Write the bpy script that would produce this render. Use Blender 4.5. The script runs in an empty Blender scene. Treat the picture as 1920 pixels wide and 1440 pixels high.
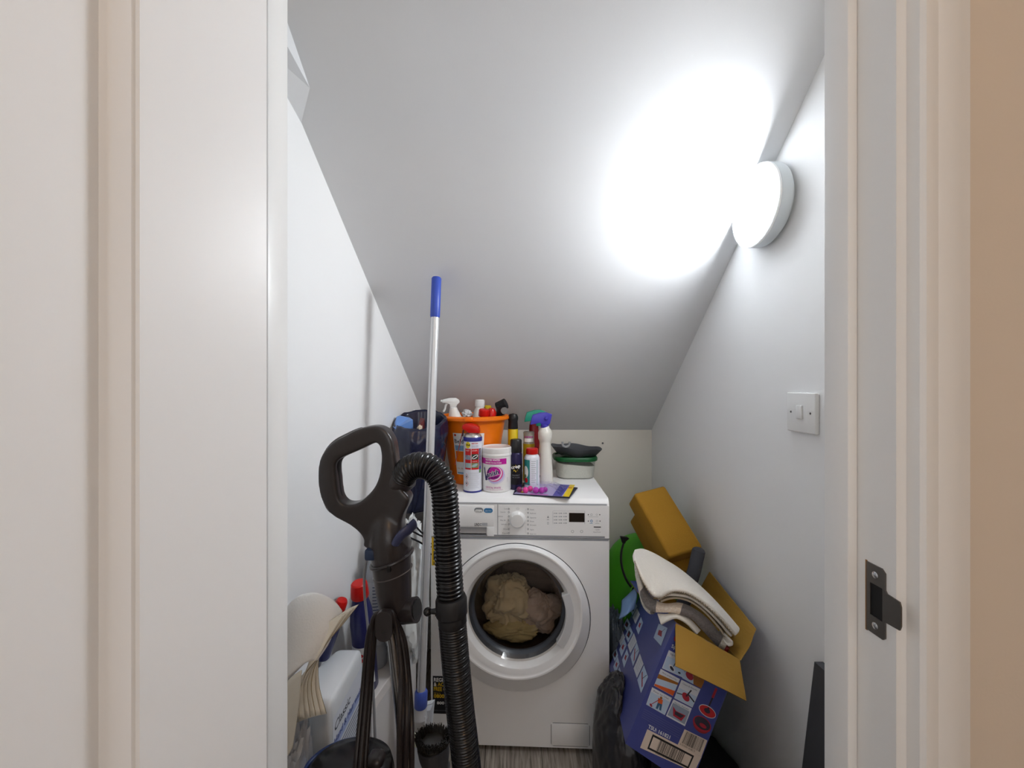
import bpy, bmesh, math, random
from math import sin, cos, pi, radians, sqrt, atan2
from mathutils import Vector, Matrix, noise
from mathutils.geometry import tessellate_polygon

random.seed(7)
S = bpy.context.scene
COL = S.collection
# ------------------------------------------------------------------ camera, world, exposure
FPX = 750.0                     # focal length in pixels of a 1920 px wide frame
CAMH = 1.243
cam = bpy.data.cameras.new('camera'); camo = bpy.data.objects.new('camera', cam); COL.objects.link(camo)
cam.sensor_width = 36; cam.lens = FPX / 1920 * 36; cam.clip_start = 0.01
camo.location = (0, 0, CAMH); camo.rotation_euler = (pi/2, 0, 0)
S.camera = camo
S.view_settings.view_transform = 'Standard'; S.view_settings.look = 'None'
S.view_settings.exposure = 1.4; S.view_settings.gamma = 1.0
try: S.view_settings.use_curve_mapping = False
except Exception: pass
w = bpy.data.worlds.new('world'); S.world = w; w.use_nodes = True
w.node_tree.nodes['Background'].inputs[0].default_value = (0.9, 0.93, 1, 1)
w.node_tree.nodes['Background'].inputs[1].default_value = 0.15
LAMP_STRENGTH = 31.5            # cupboard wall lamp (its diffuser emits)
HALL_STRENGTH = 5.6             # warm ceiling light of the hall behind the camera

# ------------------------------------------------------------------ helpers
def W(px, py, Z):               # the point seen at pixel px,py at distance Z in front of the camera
    return Vector(((px-960)/FPX*Z, Z, CAMH-(py-720)/FPX*Z))
def ray(px, py): return Vector(((px-960)/FPX, 1, -(py-720)/FPX))
def lin(c): return c/12.92 if c <= .04045 else ((c+.055)/1.055)**2.4
def rgb(h):
    h = h.lstrip('#'); return tuple(lin(int(h[i:i+2], 16)/255) for i in (0, 2, 4)) + (1,)
_m = {}
def mat(name, color, rough=.5, metal=0, bump=0, bscale=200, spec=.5, trans=0, ior=1.45, coat=0, emit=0, var=0, vscale=20, alpha=1, sheen=0):
    if name in _m: return _m[name]
    m = bpy.data.materials.new(name); m.use_nodes = True; nt = m.node_tree; b = nt.nodes['Principled BSDF']
    c = rgb(color) if isinstance(color, str) else color
    b.inputs['Base Color'].default_value = c; b.inputs['Roughness'].default_value = rough
    b.inputs['Metallic'].default_value = metal; b.inputs['Specular IOR Level'].default_value = spec
    b.inputs['Transmission Weight'].default_value = trans; b.inputs['IOR'].default_value = ior
    b.inputs['Coat Weight'].default_value = coat; b.inputs['Alpha'].default_value = alpha
    if sheen: b.inputs['Sheen Weight'].default_value = sheen
    if emit:
        b.inputs['Emission Color'].default_value = c; b.inputs['Emission Strength'].default_value = emit
    if bump or var:
        tc = nt.nodes.new('ShaderNodeTexCoord')
    if bump:
        n = nt.nodes.new('ShaderNodeTexNoise'); n.inputs['Scale'].default_value = bscale; n.inputs['Detail'].default_value = 4
        bp = nt.nodes.new('ShaderNodeBump'); bp.inputs['Strength'].default_value = bump; bp.inputs['Distance'].default_value = .002
        nt.links.new(tc.outputs['Object'], n.inputs['Vector']); nt.links.new(n.outputs['Fac'], bp.inputs['Height'])
        nt.links.new(bp.outputs['Normal'], b.inputs['Normal'])
    if var:
        n2 = nt.nodes.new('ShaderNodeTexNoise'); n2.inputs['Scale'].default_value = vscale; n2.inputs['Detail'].default_value = 5
        mx = nt.nodes.new('ShaderNodeMix'); mx.data_type = 'RGBA'
        mx.inputs[6].default_value = tuple(x*(1-var) for x in c[:3])+(1,); mx.inputs[7].default_value = tuple(min(1, x*(1+var)) for x in c[:3])+(1,)
        nt.links.new(tc.outputs['Object'], n2.inputs['Vector']); nt.links.new(n2.outputs['Fac'], mx.inputs[0])
        nt.links.new(mx.outputs[2], b.inputs['Base Color'])
    _m[name] = m; return m
def thin_glass(name, tint, rough=.02, refl=1.0, base=.04):     # a pane: tinted see-through plus mirror reflection by angle
    if name in _m: return _m[name]
    m = bpy.data.materials.new(name); m.use_nodes = True; nt = m.node_tree; nt.nodes.clear()
    o = nt.nodes.new('ShaderNodeOutputMaterial'); t = nt.nodes.new('ShaderNodeBsdfTransparent'); g = nt.nodes.new('ShaderNodeBsdfGlossy')
    t.inputs[0].default_value = tint; g.inputs['Roughness'].default_value = rough; g.inputs[0].default_value = (refl, refl, refl, 1)
    lw = nt.nodes.new('ShaderNodeLayerWeight'); lw.inputs[0].default_value = .5; pw = nt.nodes.new('ShaderNodeMath'); pw.operation = 'POWER'; pw.inputs[1].default_value = 4; nt.links.new(lw.outputs['Facing'], pw.inputs[0])
    f = nt.nodes.new('ShaderNodeMath'); f.operation = 'MULTIPLY_ADD'; f.inputs[1].default_value = .7; f.inputs[2].default_value = base; nt.links.new(pw.outputs[0], f.inputs[0]); x = nt.nodes.new('ShaderNodeMixShader')
    nt.links.new(f.outputs[0], x.inputs[0]); nt.links.new(t.outputs[0], x.inputs[1]); nt.links.new(g.outputs[0], x.inputs[2])
    nt.links.new(x.outputs[0], o.inputs[0]); _m[name] = m; return m

def tag(o, label=None, cat=None, group=None, kind=None):
    if label: o['label'] = label
    if cat: o['category'] = cat
    if group: o['group'] = group
    if kind: o['kind'] = kind
    return o
def thing(name, label, cat, loc, group=None, rz=0):
    o = bpy.data.objects.new(name, None); o.empty_display_size = .05; COL.objects.link(o); o.location = loc; o.rotation_euler = (0, 0, rz)
    return tag(o, label, cat, group)
bpy.context.view_layer.update()
def root_world(p):
    M = Matrix.Identity(4)
    while p is not None:
        M = (Matrix.Translation(p.location) @ p.rotation_euler.to_matrix().to_4x4()) @ M; p = p.parent
    return M
def mesh(name, V, F, m, parent=None, smooth=True, local=False, fm=None, ang=35):
    """V in world coordinates (or in the parent's own when local)"""
    V = [Vector(v) for v in V]
    o_loc = Vector((0, 0, 0))
    if parent is not None:
        if not local:
            inv = root_world(parent).inverted(); V = [inv @ v for v in V]
    else:
        n = len(V); o_loc = Vector((sum(v.x for v in V)/n, sum(v.y for v in V)/n, min(v.z for v in V))); V = [v-o_loc for v in V]
    me = bpy.data.meshes.new(name); me.from_pydata([tuple(v) for v in V], [], F)
    ms = m if isinstance(m, (list, tuple)) else [m]
    for q in ms: me.materials.append(q)
    if fm:
        for p, i in zip(me.polygons, fm): p.material_index = i
    bm = bmesh.new(); bm.from_mesh(me)
    if not fm: bmesh.ops.recalc_face_normals(bm, faces=bm.faces)
    if smooth:
        for f in bm.faces: f.smooth = True
        for e in bm.edges:
            if len(e.link_faces) == 2 and e.calc_face_angle(0) > radians(ang): e.smooth = False
    bm.to_mesh(me); bm.free()
    o = bpy.data.objects.new(name, me); COL.objects.link(o); o.location = o_loc
    if parent is not None: o.parent = parent
    return o
def mod(o, t, **k):
    md = o.modifiers.new(t.lower(), t)
    for a, b in k.items(): setattr(md, a, b)
    return o
def box(x0, x1, y0, y1, z0, z1):
    V = [(x, y, z) for x in (x0, x1) for y in (y0, y1) for z in (z0, z1)]
    return V, [(0, 1, 3, 2), (4, 6, 7, 5), (0, 4, 5, 1), (2, 3, 7, 6), (0, 2, 6, 4), (1, 5, 7, 3)]
def join(*parts):
    V, F = [], []
    for v, f in parts:
        k = len(V); V += list(v); F += [tuple(i+k for i in q) for q in f]
    return V, F
def xf(vf, M): return [M @ Vector(v) for v in vf[0]], vf[1]
def lathe(prof, n=40, cap=True):
    V, F = [], []
    for r, z in prof:
        for i in range(n): a = 2*pi*i/n; V.append((r*cos(a), r*sin(a), z))
    for j in range(len(prof)-1):
        for i in range(n): k = (i+1) % n; F.append((j*n+i, j*n+k, (j+1)*n+k, (j+1)*n+i))
    if cap:
        if prof[0][0] > 1e-5: F.append(tuple(range(n))[::-1])
        if prof[-1][0] > 1e-5: F.append(tuple((len(prof)-1)*n+i for i in range(n)))
    return V, F
def at(x, y, z=0, rx=0, ry=0, rz=0):
    from mathutils import Euler
    return Matrix.Translation((x, y, z)) @ Euler((rx, ry, rz)).to_matrix().to_4x4()
def axis(a, b):                # matrix taking local z onto the line a->b, origin at a
    a = Vector(a); b = Vector(b); z = (b-a).normalized()
    return Matrix.Translation(a) @ z.to_track_quat('Z', 'Y').to_matrix().to_4x4()
def cr(P, k, closed=False):    # Catmull-Rom through P, k steps a segment
    P = [Vector(p) for p in P]; n = len(P); out = []
    for i in range(n if closed else n-1):
        p1, p2 = P[i], P[(i+1) % n]
        p0 = P[i-1] if (i > 0 or closed) else p1*2-p2
        p3 = P[(i+2) % n] if (i+2 < n or closed) else p2*2-p1
        for j in range(k):
            t = j/k; out.append(.5*((2*p1)+(p2-p0)*t+(2*p0-5*p1+4*p2-p3)*t*t+(3*p1-p0-3*p2+p3)*t**3))
    if not closed: out.append(P[-1])
    return out
def tube(P, R, n=12, closed=False, cap=True):
    P = [Vector(p) for p in P]; N = len(P)
    if not hasattr(R, '__len__'): R = [R]*N
    T = []
    for i in range(N):
        a = P[i-1] if (i > 0 or closed) else P[i]; b = P[(i+1) % N] if (i+1 < N or closed) else P[i]
        T.append((b-a).normalized())
    u = T[0].orthogonal().normalized(); V, F = [], []
    for i in range(N):
        u = (u - T[i]*u.dot(T[i])).normalized(); v = T[i].cross(u)
        r = R[i]; rx, ry = (r if hasattr(r, '__len__') else (r, r))
        for j in range(n):
            a = 2*pi*j/n; V.append(P[i]+u*cos(a)*rx+v*sin(a)*ry)
    for i in range(N if closed else N-1):
        for j in range(n):
            k = (j+1) % n; q = (i+1) % N; F.append((i*n+j, i*n+k, q*n+k, q*n+j))
    if cap and not closed: F += [tuple(range(n))[::-1], tuple((N-1)*n+j for j in range(n))]
    return V, F
def resample(P, step):
    out = [P[0]]; acc = 0
    for a, b in zip(P, P[1:]):
        L = (b-a).length; d = step-acc
        while d <= L: out.append(a.lerp(b, d/L)); d += step
        acc = (acc+L) % step
    return out
def prism(pts, o, ex, ey, n, d0, d1, holes=()):     # outline in a plane, given thickness along n
    loops = [[Vector((p[0], p[1], 0)) for p in pts]]+[[Vector((p[0], p[1], 0)) for p in h] for h in holes]
    tri = tessellate_polygon(loops); flat = [p for l in loops for p in l]; N = len(flat)
    o, ex, ey, n = Vector(o), Vector(ex), Vector(ey), Vector(n)
    V = [o+ex*p.x+ey*p.y+n*d0 for p in flat]+[o+ex*p.x+ey*p.y+n*d1 for p in flat]
    F = [tuple(t) for t in tri]+[tuple(i+N for i in t)[::-1] for t in tri]; k = 0
    for l in loops:
        m = len(l)
        for i in range(m): a, b = k+i, k+(i+1) % m; F.append((a, b, b+N, a+N))
        k += m
    return V, F
def rrect(x0, x1, y0, y1, r, k=5):
    P = []
    for cx, cy, a0 in ((x1-r, y1-r, 0), (x0+r, y1-r, pi/2), (x0+r, y0+r, pi), (x1-r, y0+r, 1.5*pi)):
        for i in range(k+1): a = a0+pi/2*i/k; P.append((cx+r*cos(a), cy+r*sin(a)))
    return P
def bbox(x0, x1, y0, y1, z0, z1, b, seg=3):          # bevelled box
    bm = bmesh.new(); V, F = box(x0, x1, y0, y1, z0, z1); vs = [bm.verts.new(v) for v in V]
    for f in F: bm.faces.new([vs[i] for i in f])
    bmesh.ops.recalc_face_normals(bm, faces=bm.faces)
    bmesh.ops.bevel(bm, geom=bm.edges[:], offset=b, segments=seg, affect='EDGES', profile=.5)
    bm.verts.index_update(); r = ([v.co.copy() for v in bm.verts], [tuple(v.index for v in f.verts) for f in bm.faces]); bm.free(); return r
def sphere(c, r, n=20, m=12, sc=(1, 1, 1)):
    pr = [(max(1e-4, r*sin(pi*i/m)), -r*cos(pi*i/m)) for i in range(m+1)]
    V, F = lathe(pr, n, True); return [Vector((v[0]*sc[0], v[1]*sc[1], v[2]*sc[2]))+Vector(c) for v in V], F
def patch(curves, ku=6, kv=6):                       # smooth surface through rows of points
    rows = [cr(c, ku) for c in curves]; cols = [cr([r[i] for r in rows], kv) for i in range(len(rows[0]))]
    nv, nu = len(cols[0]), len(cols); V = [cols[i][j] for j in range(nv) for i in range(nu)]
    return V, [(j*nu+i, j*nu+i+1, (j+1)*nu+i+1, (j+1)*nu+i) for j in range(nv-1) for i in range(nu-1)]
def blob(c, rad, n=48, m=32, amp=.15, fr=3, seed=0, flat=None, ridge=True, sq=2.0):
    V = []; c = Vector(c)
    for j in range(m+1):
        ph = -pi/2+pi*j/m
        for i in range(n):
            th = 2*pi*i/n; d = Vector((cos(ph)*cos(th), cos(ph)*sin(th), sin(ph)))
            if sq != 2: d = d/((abs(d.x)**sq+abs(d.y)**sq+abs(d.z)**sq)**(1/sq))
            q = d*fr+Vector((seed*7.3, seed*3.1, 0)); k = noise.noise(q)*.6
            if ridge: k += .5*(.5-abs(noise.noise(q*2.1)))-.25*abs(noise.noise(q*4.3))
            v = d*(1+amp*k); v = Vector((v.x*rad[0], v.y*rad[1], v.z*rad[2]))+c
            if flat is not None and v.z < flat: v.z = flat
            V.append(v)
    F = [(j*n+i, j*n+(i+1) % n, (j+1)*n+(i+1) % n, (j+1)*n+i) for j in range(m) for i in range(n)]
    return V, F

# ---- printed marks: flat figures laid a hair above a plane or a can, ONE mesh per label
class Plane:
    def __init__(s, o, ex, ey, n): s.o, s.ex, s.ey, s.n = Vector(o), Vector(ex).normalized(), Vector(ey).normalized(), Vector(n).normalized()
    def __call__(s, u, v, h): return s.o+s.ex*u+s.ey*v+s.n*h
    def st(s, px, py):
        d = ray(px, py); c = Vector((0, 0, CAMH)); t = (s.o-c).dot(s.n)/d.dot(s.n); q = c+d*t-s.o
        return q.dot(s.ex), q.dot(s.ey)
class Can:                                            # u = arc length from the side turned to the camera, v = height
    def __init__(s, x, y, z, r, top=None, ht=1, tilt=None): s.c = (x, y, z); s.r = r; s.rt = top or r; s.ht = ht
    def __call__(s, u, v, h):
        r = s.r+(s.rt-s.r)*v/s.ht+h; a = -pi/2+u/s.r+atan2(-s.c[0], s.c[1])*-1*-1*0
        a0 = atan2(-s.c[1], -s.c[0]); a = a0+u/s.r
        return Vector((s.c[0]+r*cos(a), s.c[1]+r*sin(a), s.c[2]+v))
_txt = {}
def text_geo(body, bold=0):
    k = (body, bold)
    if k not in _txt:
        cu = bpy.data.curves.new('t', 'FONT'); cu.body = body; cu.size = 1; cu.resolution_u = 2; cu.offset = bold
        o = bpy.data.objects.new('t', cu); me = bpy.data.meshes.new_from_object(o)
        V = [v.co.copy() for v in me.vertices]; F = [tuple(p.vertices) for p in me.polygons]
        bpy.data.objects.remove(o); bpy.data.meshes.remove(me); bpy.data.curves.remove(cu)
        x0 = min(v.x for v in V); x1 = max(v.x for v in V); _txt[k] = ([(v.x-x0, v.y) for v in V], F, x1-x0)
    return _txt[k]
class Label:
    def __init__(s, surf, base=.0004, step=.00018): s.f = surf; s.V = []; s.F = []; s.fm = []; s.ms = []; s.b = base; s.st = step
    def mi(s, m):
        if m not in s.ms: s.ms.append(m)
        return s.ms.index(m)
    def add(s, P, F, m, L=0):
        k = len(s.V); s.V += [s.f(p[0], p[1], s.b+s.st*L) for p in P]; i = s.mi(m)
        for q in F: s.F.append(tuple(a+k for a in q)); s.fm.append(i)
    def rect(s, x0, x1, y0, y1, m, L=0, n=10):
        P = [(x0+(x1-x0)*i/n, y) for i in range(n+1) for y in (y0, y1)]
        s.add(P, [(2*i, 2*i+2, 2*i+3, 2*i+1) for i in range(n)], m, L)
    def quad(s, q, m, L=0): s.add(q, [(0, 1, 2, 3)], m, L)
    def poly(s, P, m, L=0):
        T = tessellate_polygon([[Vector((p[0], p[1], 0)) for p in P]]); s.add(P, [tuple(t) for t in T], m, L)
    def ell(s, cx, cy, rx, ry, m, L=0, a=0, n=28, hole=0):
        rings = [hole+(1-hole)*i/4 for i in range(5)]; P = []; F = []
        for q in rings:
            q = max(q, .001)
            for i in range(n):
                t = 2*pi*i/n; x, y = rx*q*cos(t), ry*q*sin(t); P.append((cx+x*cos(a)-y*sin(a), cy+x*sin(a)+y*cos(a)))
        for j in range(4):
            for i in range(n): k = (i+1) % n; F.append((j*n+i, j*n+k, (j+1)*n+k, (j+1)*n+i))
        s.add(P, F, m, L)
    def line(s, pts, w, m, L=0):
        for (x0, y0), (x1, y1) in zip(pts, pts[1:]):
            d = sqrt((x1-x0)**2+(y1-y0)**2) or 1; a, b = -(y1-y0)/d*w/2, (x1-x0)/d*w/2
            s.quad([(x0+a, y0+b), (x0-a, y0-b), (x1-a, y1-b), (x1+a, y1+b)], m, L)
    def text(s, body, x, y, h, m, L=1, wid=None, a=0, bold=0, xs=1, center=False, sk=0):
        P, F, wd = text_geo(body, bold); h = h/.7; sx = (wid/wd) if wid else h*xs; x0 = -wd*sx/2 if center else 0
        Q = [(x0+p[0]*sx+sk*p[1]*h, p[1]*h) for p in P]
        s.add([(x+q[0]*cos(a)-q[1]*sin(a), y+q[0]*sin(a)+q[1]*cos(a)) for q in Q], F, m, L)
    def build(s, name, parent, label=None):
        o = mesh(name, s.V, s.F, s.ms, parent, smooth=False, fm=s.fm)
        if label: o['label'] = label
        return o

# ------------------------------------------------------------------ materials
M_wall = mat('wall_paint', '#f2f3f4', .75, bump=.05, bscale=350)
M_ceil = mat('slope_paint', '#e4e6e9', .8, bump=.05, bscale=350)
M_backwall = mat('back_paint', '#efede5', .75, bump=.05, bscale=350)
M_gloss = mat('white_gloss_paint', '#f1f1f0', .35, bump=.06, bscale=60)
M_door = mat('door_paint', '#f3f5f7', .42, bump=.05, bscale=90)
M_hall = mat('hall_paint', '#dfd2c2', .8, bump=.05, bscale=300)
M_black = mat('black_ink', '#15151a', .6); M_white = mat('white_ink', '#f4f4f2', .5)
M_enamel = mat('white_enamel', '#f7f8f9', .28, spec=.5, coat=.2)
M_plwhite = mat('white_plastic', '#eceded', .35)
M_panelgrey = mat('grey_print', '#8b8f96', .5); M_lgrey = mat('pale_grey_plastic', '#c9cbcf', .35)
M_dark = mat('dark_void', '#0b0b0d', .6)

def floor_mat():
    m = bpy.data.materials.new('grey_oak_floor'); m.use_nodes = True; nt = m.node_tree; b = nt.nodes['Principled BSDF']
    tc = nt.nodes.new('ShaderNodeTexCoord'); mp = nt.nodes.new('ShaderNodeMapping'); mp.inputs['Scale'].default_value = (40, 3, 1)
    n = nt.nodes.new('ShaderNodeTexNoise'); n.inputs['Scale'].default_value = 3; n.inputs['Detail'].default_value = 8; n.inputs['Distortion'].default_value = .6
    r = nt.nodes.new('ShaderNodeValToRGB'); r.color_ramp.elements[0].position = .32; r.color_ramp.elements[0].color = rgb('#6b635b')
    r.color_ramp.elements[1].position = .68; r.color_ramp.elements[1].color = rgb('#b5aca2')
    br = nt.nodes.new('ShaderNodeTexBrick'); br.inputs['Scale'].default_value = 1; br.inputs['Brick Width'].default_value = 1.2; br.inputs['Row Height'].default_value = .19
    br.inputs['Mortar Size'].default_value = .0015; br.inputs['Color1'].default_value = (1, 1, 1, 1); br.inputs['Color2'].default_value = (.86, .86, .86, 1); br.inputs['Mortar'].default_value = (.3, .3, .3, 1)
    m2 = nt.nodes.new('ShaderNodeMapping'); m2.inputs['Rotation'].default_value = (0, 0, pi/2)
    mx = nt.nodes.new('ShaderNodeMix'); mx.data_type = 'RGBA'; mx.blend_type = 'MULTIPLY'; mx.inputs[0].default_value = 1
    L = nt.links.new
    L(tc.outputs['Object'], mp.inputs[0]); L(mp.outputs[0], n.inputs['Vector']); L(n.outputs['Fac'], r.inputs[0])
    L(tc.outputs['Object'], m2.inputs[0]); L(m2.outputs[0], br.inputs['Vector']); L(r.outputs[0], mx.inputs[6]); L(br.outputs[0], mx.inputs[7])
    L(mx.outputs[2], b.inputs['Base Color']); b.inputs['Roughness'].default_value = .45
    return m

# ------------------------------------------------------------------ the cupboard under the stairs
XR = .655; YB = 1.875
SL = 655/FPX; ZB = CAMH-86/FPX*YB                       # slope of the soffit, its height at the back wall
def xl(y): return -.3875-.1093*(YB-y)                   # left wall, not quite parallel to the right one
def zc(y): return ZB+SL*(YB-y)
YD0, YD1 = .431, .516                                   # door wall: hall face, cupboard face
def struct(name, V, F, m, smooth=False):
    o = mesh(name, V, F, m, smooth=smooth); o['kind'] = 'structure'; return o
struct('floor', *box(-1.3, 1.5, -1.7, 2.1, -.06, 0), floor_mat())
struct('wall_right', *box(XR, XR+.1, YD1, YB+.1, 0, 2.4), M_wall)
struct('wall_back', *box(-.7, XR, YB, YB+.1, 0, 1.3), M_backwall)
V = [(xl(YD1), YD1, 0), (xl(YB), YB, 0), (xl(YB)-.1, YB, 0), (xl(YD1)-.1, YD1, 0)]
struct('wall_left', V+[(a, b, 2.4) for a, b, c in V], [(0, 1, 2, 3), (4, 5, 6, 7), (0, 1, 5, 4), (1, 2, 6, 5), (2, 3, 7, 6), (3, 0, 4, 7)], M_wall)
def soff(x, y, d=0): return (x, y, zc(y)+d)
V = [soff(-.8, YB+.1), soff(XR+.1, YB+.1), soff(XR+.1, YD1), soff(-.8, YD1)]
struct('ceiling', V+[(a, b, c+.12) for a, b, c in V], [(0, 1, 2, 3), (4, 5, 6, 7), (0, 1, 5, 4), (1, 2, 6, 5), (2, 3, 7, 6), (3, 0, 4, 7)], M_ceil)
# boxed-in wedge of plaster where the soffit meets the left wall, high up
def on_soffit(px, py):
    d = ray(px, py); t = (ZB+SL*YB-CAMH)/(d.z+SL*d.y); return Vector((0, 0, CAMH))+d*t
Pa, Dd = on_soffit(581, 165), on_soffit(532, 22)
tt = Dd.y; Cc = Vector((Dd.x, Dd.y, CAMH-(74-720)/FPX*tt))
Wl = on_soffit(537, 150); Lw = Vector((xl(Dd.y), Dd.y, Cc.z)); Lw2 = Vector((xl(Pa.y+.05), Pa.y+.05, zc(Pa.y+.05)-.001)); Lt = Vector((xl(Dd.y), Dd.y, zc(Dd.y)))
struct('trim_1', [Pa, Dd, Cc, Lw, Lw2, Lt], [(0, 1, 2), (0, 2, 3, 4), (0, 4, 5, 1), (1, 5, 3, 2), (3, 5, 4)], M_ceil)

# door wall with the opening, its lining, stops and architrave
OX0, OX1, OZ = -.301, .414, 1.985
V, F = join(box(-1.3, OX0-.03, YD0, YD1, 0, 2.4), box(OX1+.03, 1.5, YD0, YD1, 0, 2.4), box(OX0-.03, OX1+.03, YD0, YD1, OZ+.03, 2.4))
struct('wall_front', V, F, M_hall)
struct('trim_2', *join(box(OX1, OX1+.03, YD0, YD1, 0, OZ+.03), box(OX0-.03, OX0, YD0, YD1, 0, OZ+.03), box(OX0, OX1, YD0, YD1, OZ, OZ+.03)), M_gloss)      # lining
YS = .479
bx = join(bbox(.4024, OX1, YS, YD1, 0, OZ, .0015, 2), bbox(OX0, -.289, YS-.005, YD1, 0, OZ, .0015, 2), bbox(-.289, .4024, YS, YD1, OZ-.012, OZ, .0015, 2))
struct('trim_3', *bx, M_gloss, smooth=True)                                                                     # stop
prof = [(.0, 0), (0, .014), (.003, .018), (.012, .018), (.018, .0155), (.024, .017), (.045, .0145), (.052, .011), (.0585, .009), (.06, .006), (.06, 0)]
def arch(xin, sgn):
    V = []; n = len(prof)
    for z in (0, OZ+.011):
        for a, d in prof: V.append((xin+sgn*a, YD0-d, z + (0 if z == 0 else a)))
    F = [(i, (i+1) % n, n+(i+1) % n, n+i) for i in range(n)]+[tuple(range(n)), tuple(range(n, 2*n))]
    return V, F
top = [(xx, YD0-d, OZ+.011+a) for xx in (None,) for a, d in prof]
def arch_top():
    V = []; n = len(prof)
    for e in (0, 1):
        for a, d in prof: V.append(((OX0-.011-a) if e == 0 else (OX1+.011+a), YD0-d, OZ+.011+a))
    return V, [(i, (i+1) % n, n+(i+1) % n, n+i) for i in range(n)]
struct('trim_4', *join(arch(OX1+.011, 1), arch(OX0-.011, -1), arch_top()), M_gloss, smooth=True)              # architrave
# hall behind the camera
struct('wall_hall_left', *box(-1.3, -1.2, -1.7, YD0, 0, 2.4), M_hall)
struct('wall_hall_right', *box(1.4, 1.5, -1.7, YD0, 0, 2.4), M_hall)
struct('wall_hall_back', *box(-1.2, 1.4, -1.7, -1.6, 0, 2.4), M_hall)
struct('ceiling', *box(-1.3, 1.5, -1.7, YD1, 2.4, 2.5), M_ceil)
# unseen window added in the hall's far wall, its glowing pane fills the cupboard
wn = bpy.data.objects.new('fill_window_1', None); COL.objects.link(wn); wn.location = (0, -1.6, 1.1); wn['kind'] = 'structure'
mesh('pane', *box(-.75, .75, -1.6, -1.592, .95, 2.15), mat('fill_glow_pane', (.93, .96, 1, 1), .3, emit=.6), wn)
mesh('fill_window_frame', *join(box(-.80, -.75, -1.6, -1.575, .9, 2.2), box(.75, .80, -1.6, -1.575, .9, 2.2), box(-.75, .75, -1.6, -1.575, .9, .95), box(-.75, .75, -1.6, -1.575, 2.15, 2.2), box(-.02, .02, -1.6, -1.58, .95, 2.15)), M_gloss, wn)

# ---- the door, open flat beside the camera
th = radians(15); hx, hy = -.2645, .431
U = Vector((-sin(th), -cos(th), 0)); Nn = Vector((cos(th), -sin(th), 0))     # along the leaf, out of its inner face
def dl(u, n, z): return Vector((hx, hy, 0))+U*u+Nn*n+Vector((0, 0, z))
def lbox(u0, u1, n0, n1, z0, z1):
    V, F = box(u0, u1, n0, n1, z0, z1); return [dl(*v) for v in V], F
dr = bpy.data.objects.new('door_1', None); COL.objects.link(dr); dr.location = (hx, hy, 0); dr['kind'] = 'structure'
DT = .036; W_ = .70; s0, s1 = .118, W_-.118
def panel(z0, z1):
    return lbox(s0, s1, -.027, -.018, z0, z1)
fr = join(lbox(0, s0, -DT, 0, .008, 1.975), lbox(s1, W_, -DT, 0, .008, 1.975), lbox(s0, s1, -DT, 0, .008, .22), lbox(s0, s1, -DT, 0, 1.86, 1.975))
mesh('door_frame', *fr, M_door, dr, smooth=False)
mesh('door_panel', *join(panel(.2, 1.87)), M_door, dr, smooth=False)
def mould(z0, z1):   # moulding around the panel, both long sides and both ends
    pr = [(0, 0), (.0015, -.0022), (.004, -.003), (.0095, -.0145), (.012, -.0165), (.016, -.018), (.0165, -.0185), (0, -.0185)]
    out = []
    for sgn, u in ((1, s0), (-1, s1)):
        V = [dl(u+sgn*a, d, z) for z in (z0, z1) for a, d in pr]; n = len(pr)
        out.append((V, [(i, (i+1) % n, n+(i+1) % n, n+i) for i in range(n)]))
    for sgn, z in ((1, z0), (-1, z1)):
        V = [dl(u, d, z+sgn*a) for u in (s0, s1) for a, d in pr]; n = len(pr)
        out.append((V, [(i, (i+1) % n, n+(i+1) % n, n+i) for i in range(n)]))
    return join(*out)
mesh('panel_moulding', *mould(.22, 1.86), M_door, dr)
M_steel = mat('brushed_steel', '#8f8c88', .3, 1, bump=.03, bscale=300)
M_screw = mat('screw_zinc', '#d5d6d8', .25, 1)
for z in (.25, 1.7):
    mesh('hinge', *tube([dl(-.004, -DT-.002, z), dl(-.004, -DT-.002, z+.075)], .005, 12), M_steel, dr)
for s_, n_ in ((1, .0), (-1, -DT)):
    hz = 1.0
    mesh('door_handle', *join(tube([dl(W_-.06, n_, hz), dl(W_-.06, n_+s_*.05, hz)], .009, 12), tube([dl(W_-.055, n_+s_*.05, hz), dl(W_-.17, n_+s_*.05, hz)], .009, 12),
                              tube([dl(W_-.06, n_, hz), dl(W_-.06, n_+s_*.008, hz)], .025, 20)), M_steel, dr)

# ---- strike plate let into the right-hand lining
sp = thing('strike_plate', 'grey steel strike plate let into the right door lining', 'strike plate', (OX1, .452, .98))
PL = Plane((OX1, 0, 0), (0, -1, 0), (0, 0, 1), (-1, 0, 0))
def stp(px, py): return PL.st(px, py)
M_strike = mat('worn_strike_steel', '#7a7672', .42, 1, bump=.05, bscale=400)
yb, yf, yl = -.4655, -.446, -.4335           # u = -y
z1, z0 = 1.036, .930
q = lambda px: -(OX1*FPX/(px-960))
u0, u1, u2 = q(1627), q(1662), q(1689)
zt = CAMH-(1052-720)/FPX*(-u0); zbm = CAMH-(1179-720)/FPX*(-u0)
lz1 = CAMH-(1112-720)/FPX*(-u1); lz0 = CAMH-(1167-720)/FPX*(-u1)
out = [(u0, zbm), (u1-.003, zbm), (u1, zbm+.003), (u1, lz0)]
out += [(u2, lz0+.001), (u2+.0016, lz0+.006), (u2+.0016, lz1-.006), (u2, lz1-.001), (u1+.002, lz1), (u1, lz1+.003), (u1, zt-.004), (u1-.004, zt), (u0, zt)]
ha, hb = q(1634), q(1657); hz1 = zt-.022; hz0 = zbm+.020
mesh('plate', *prism(out, PL.o, PL.ex, PL.ey, PL.n, .0, .0016, holes=[[(ha, hz0), (ha, hz1), (hb, hz1), (hb, hz0)]]), M_strike, sp, smooth=False)
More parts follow.
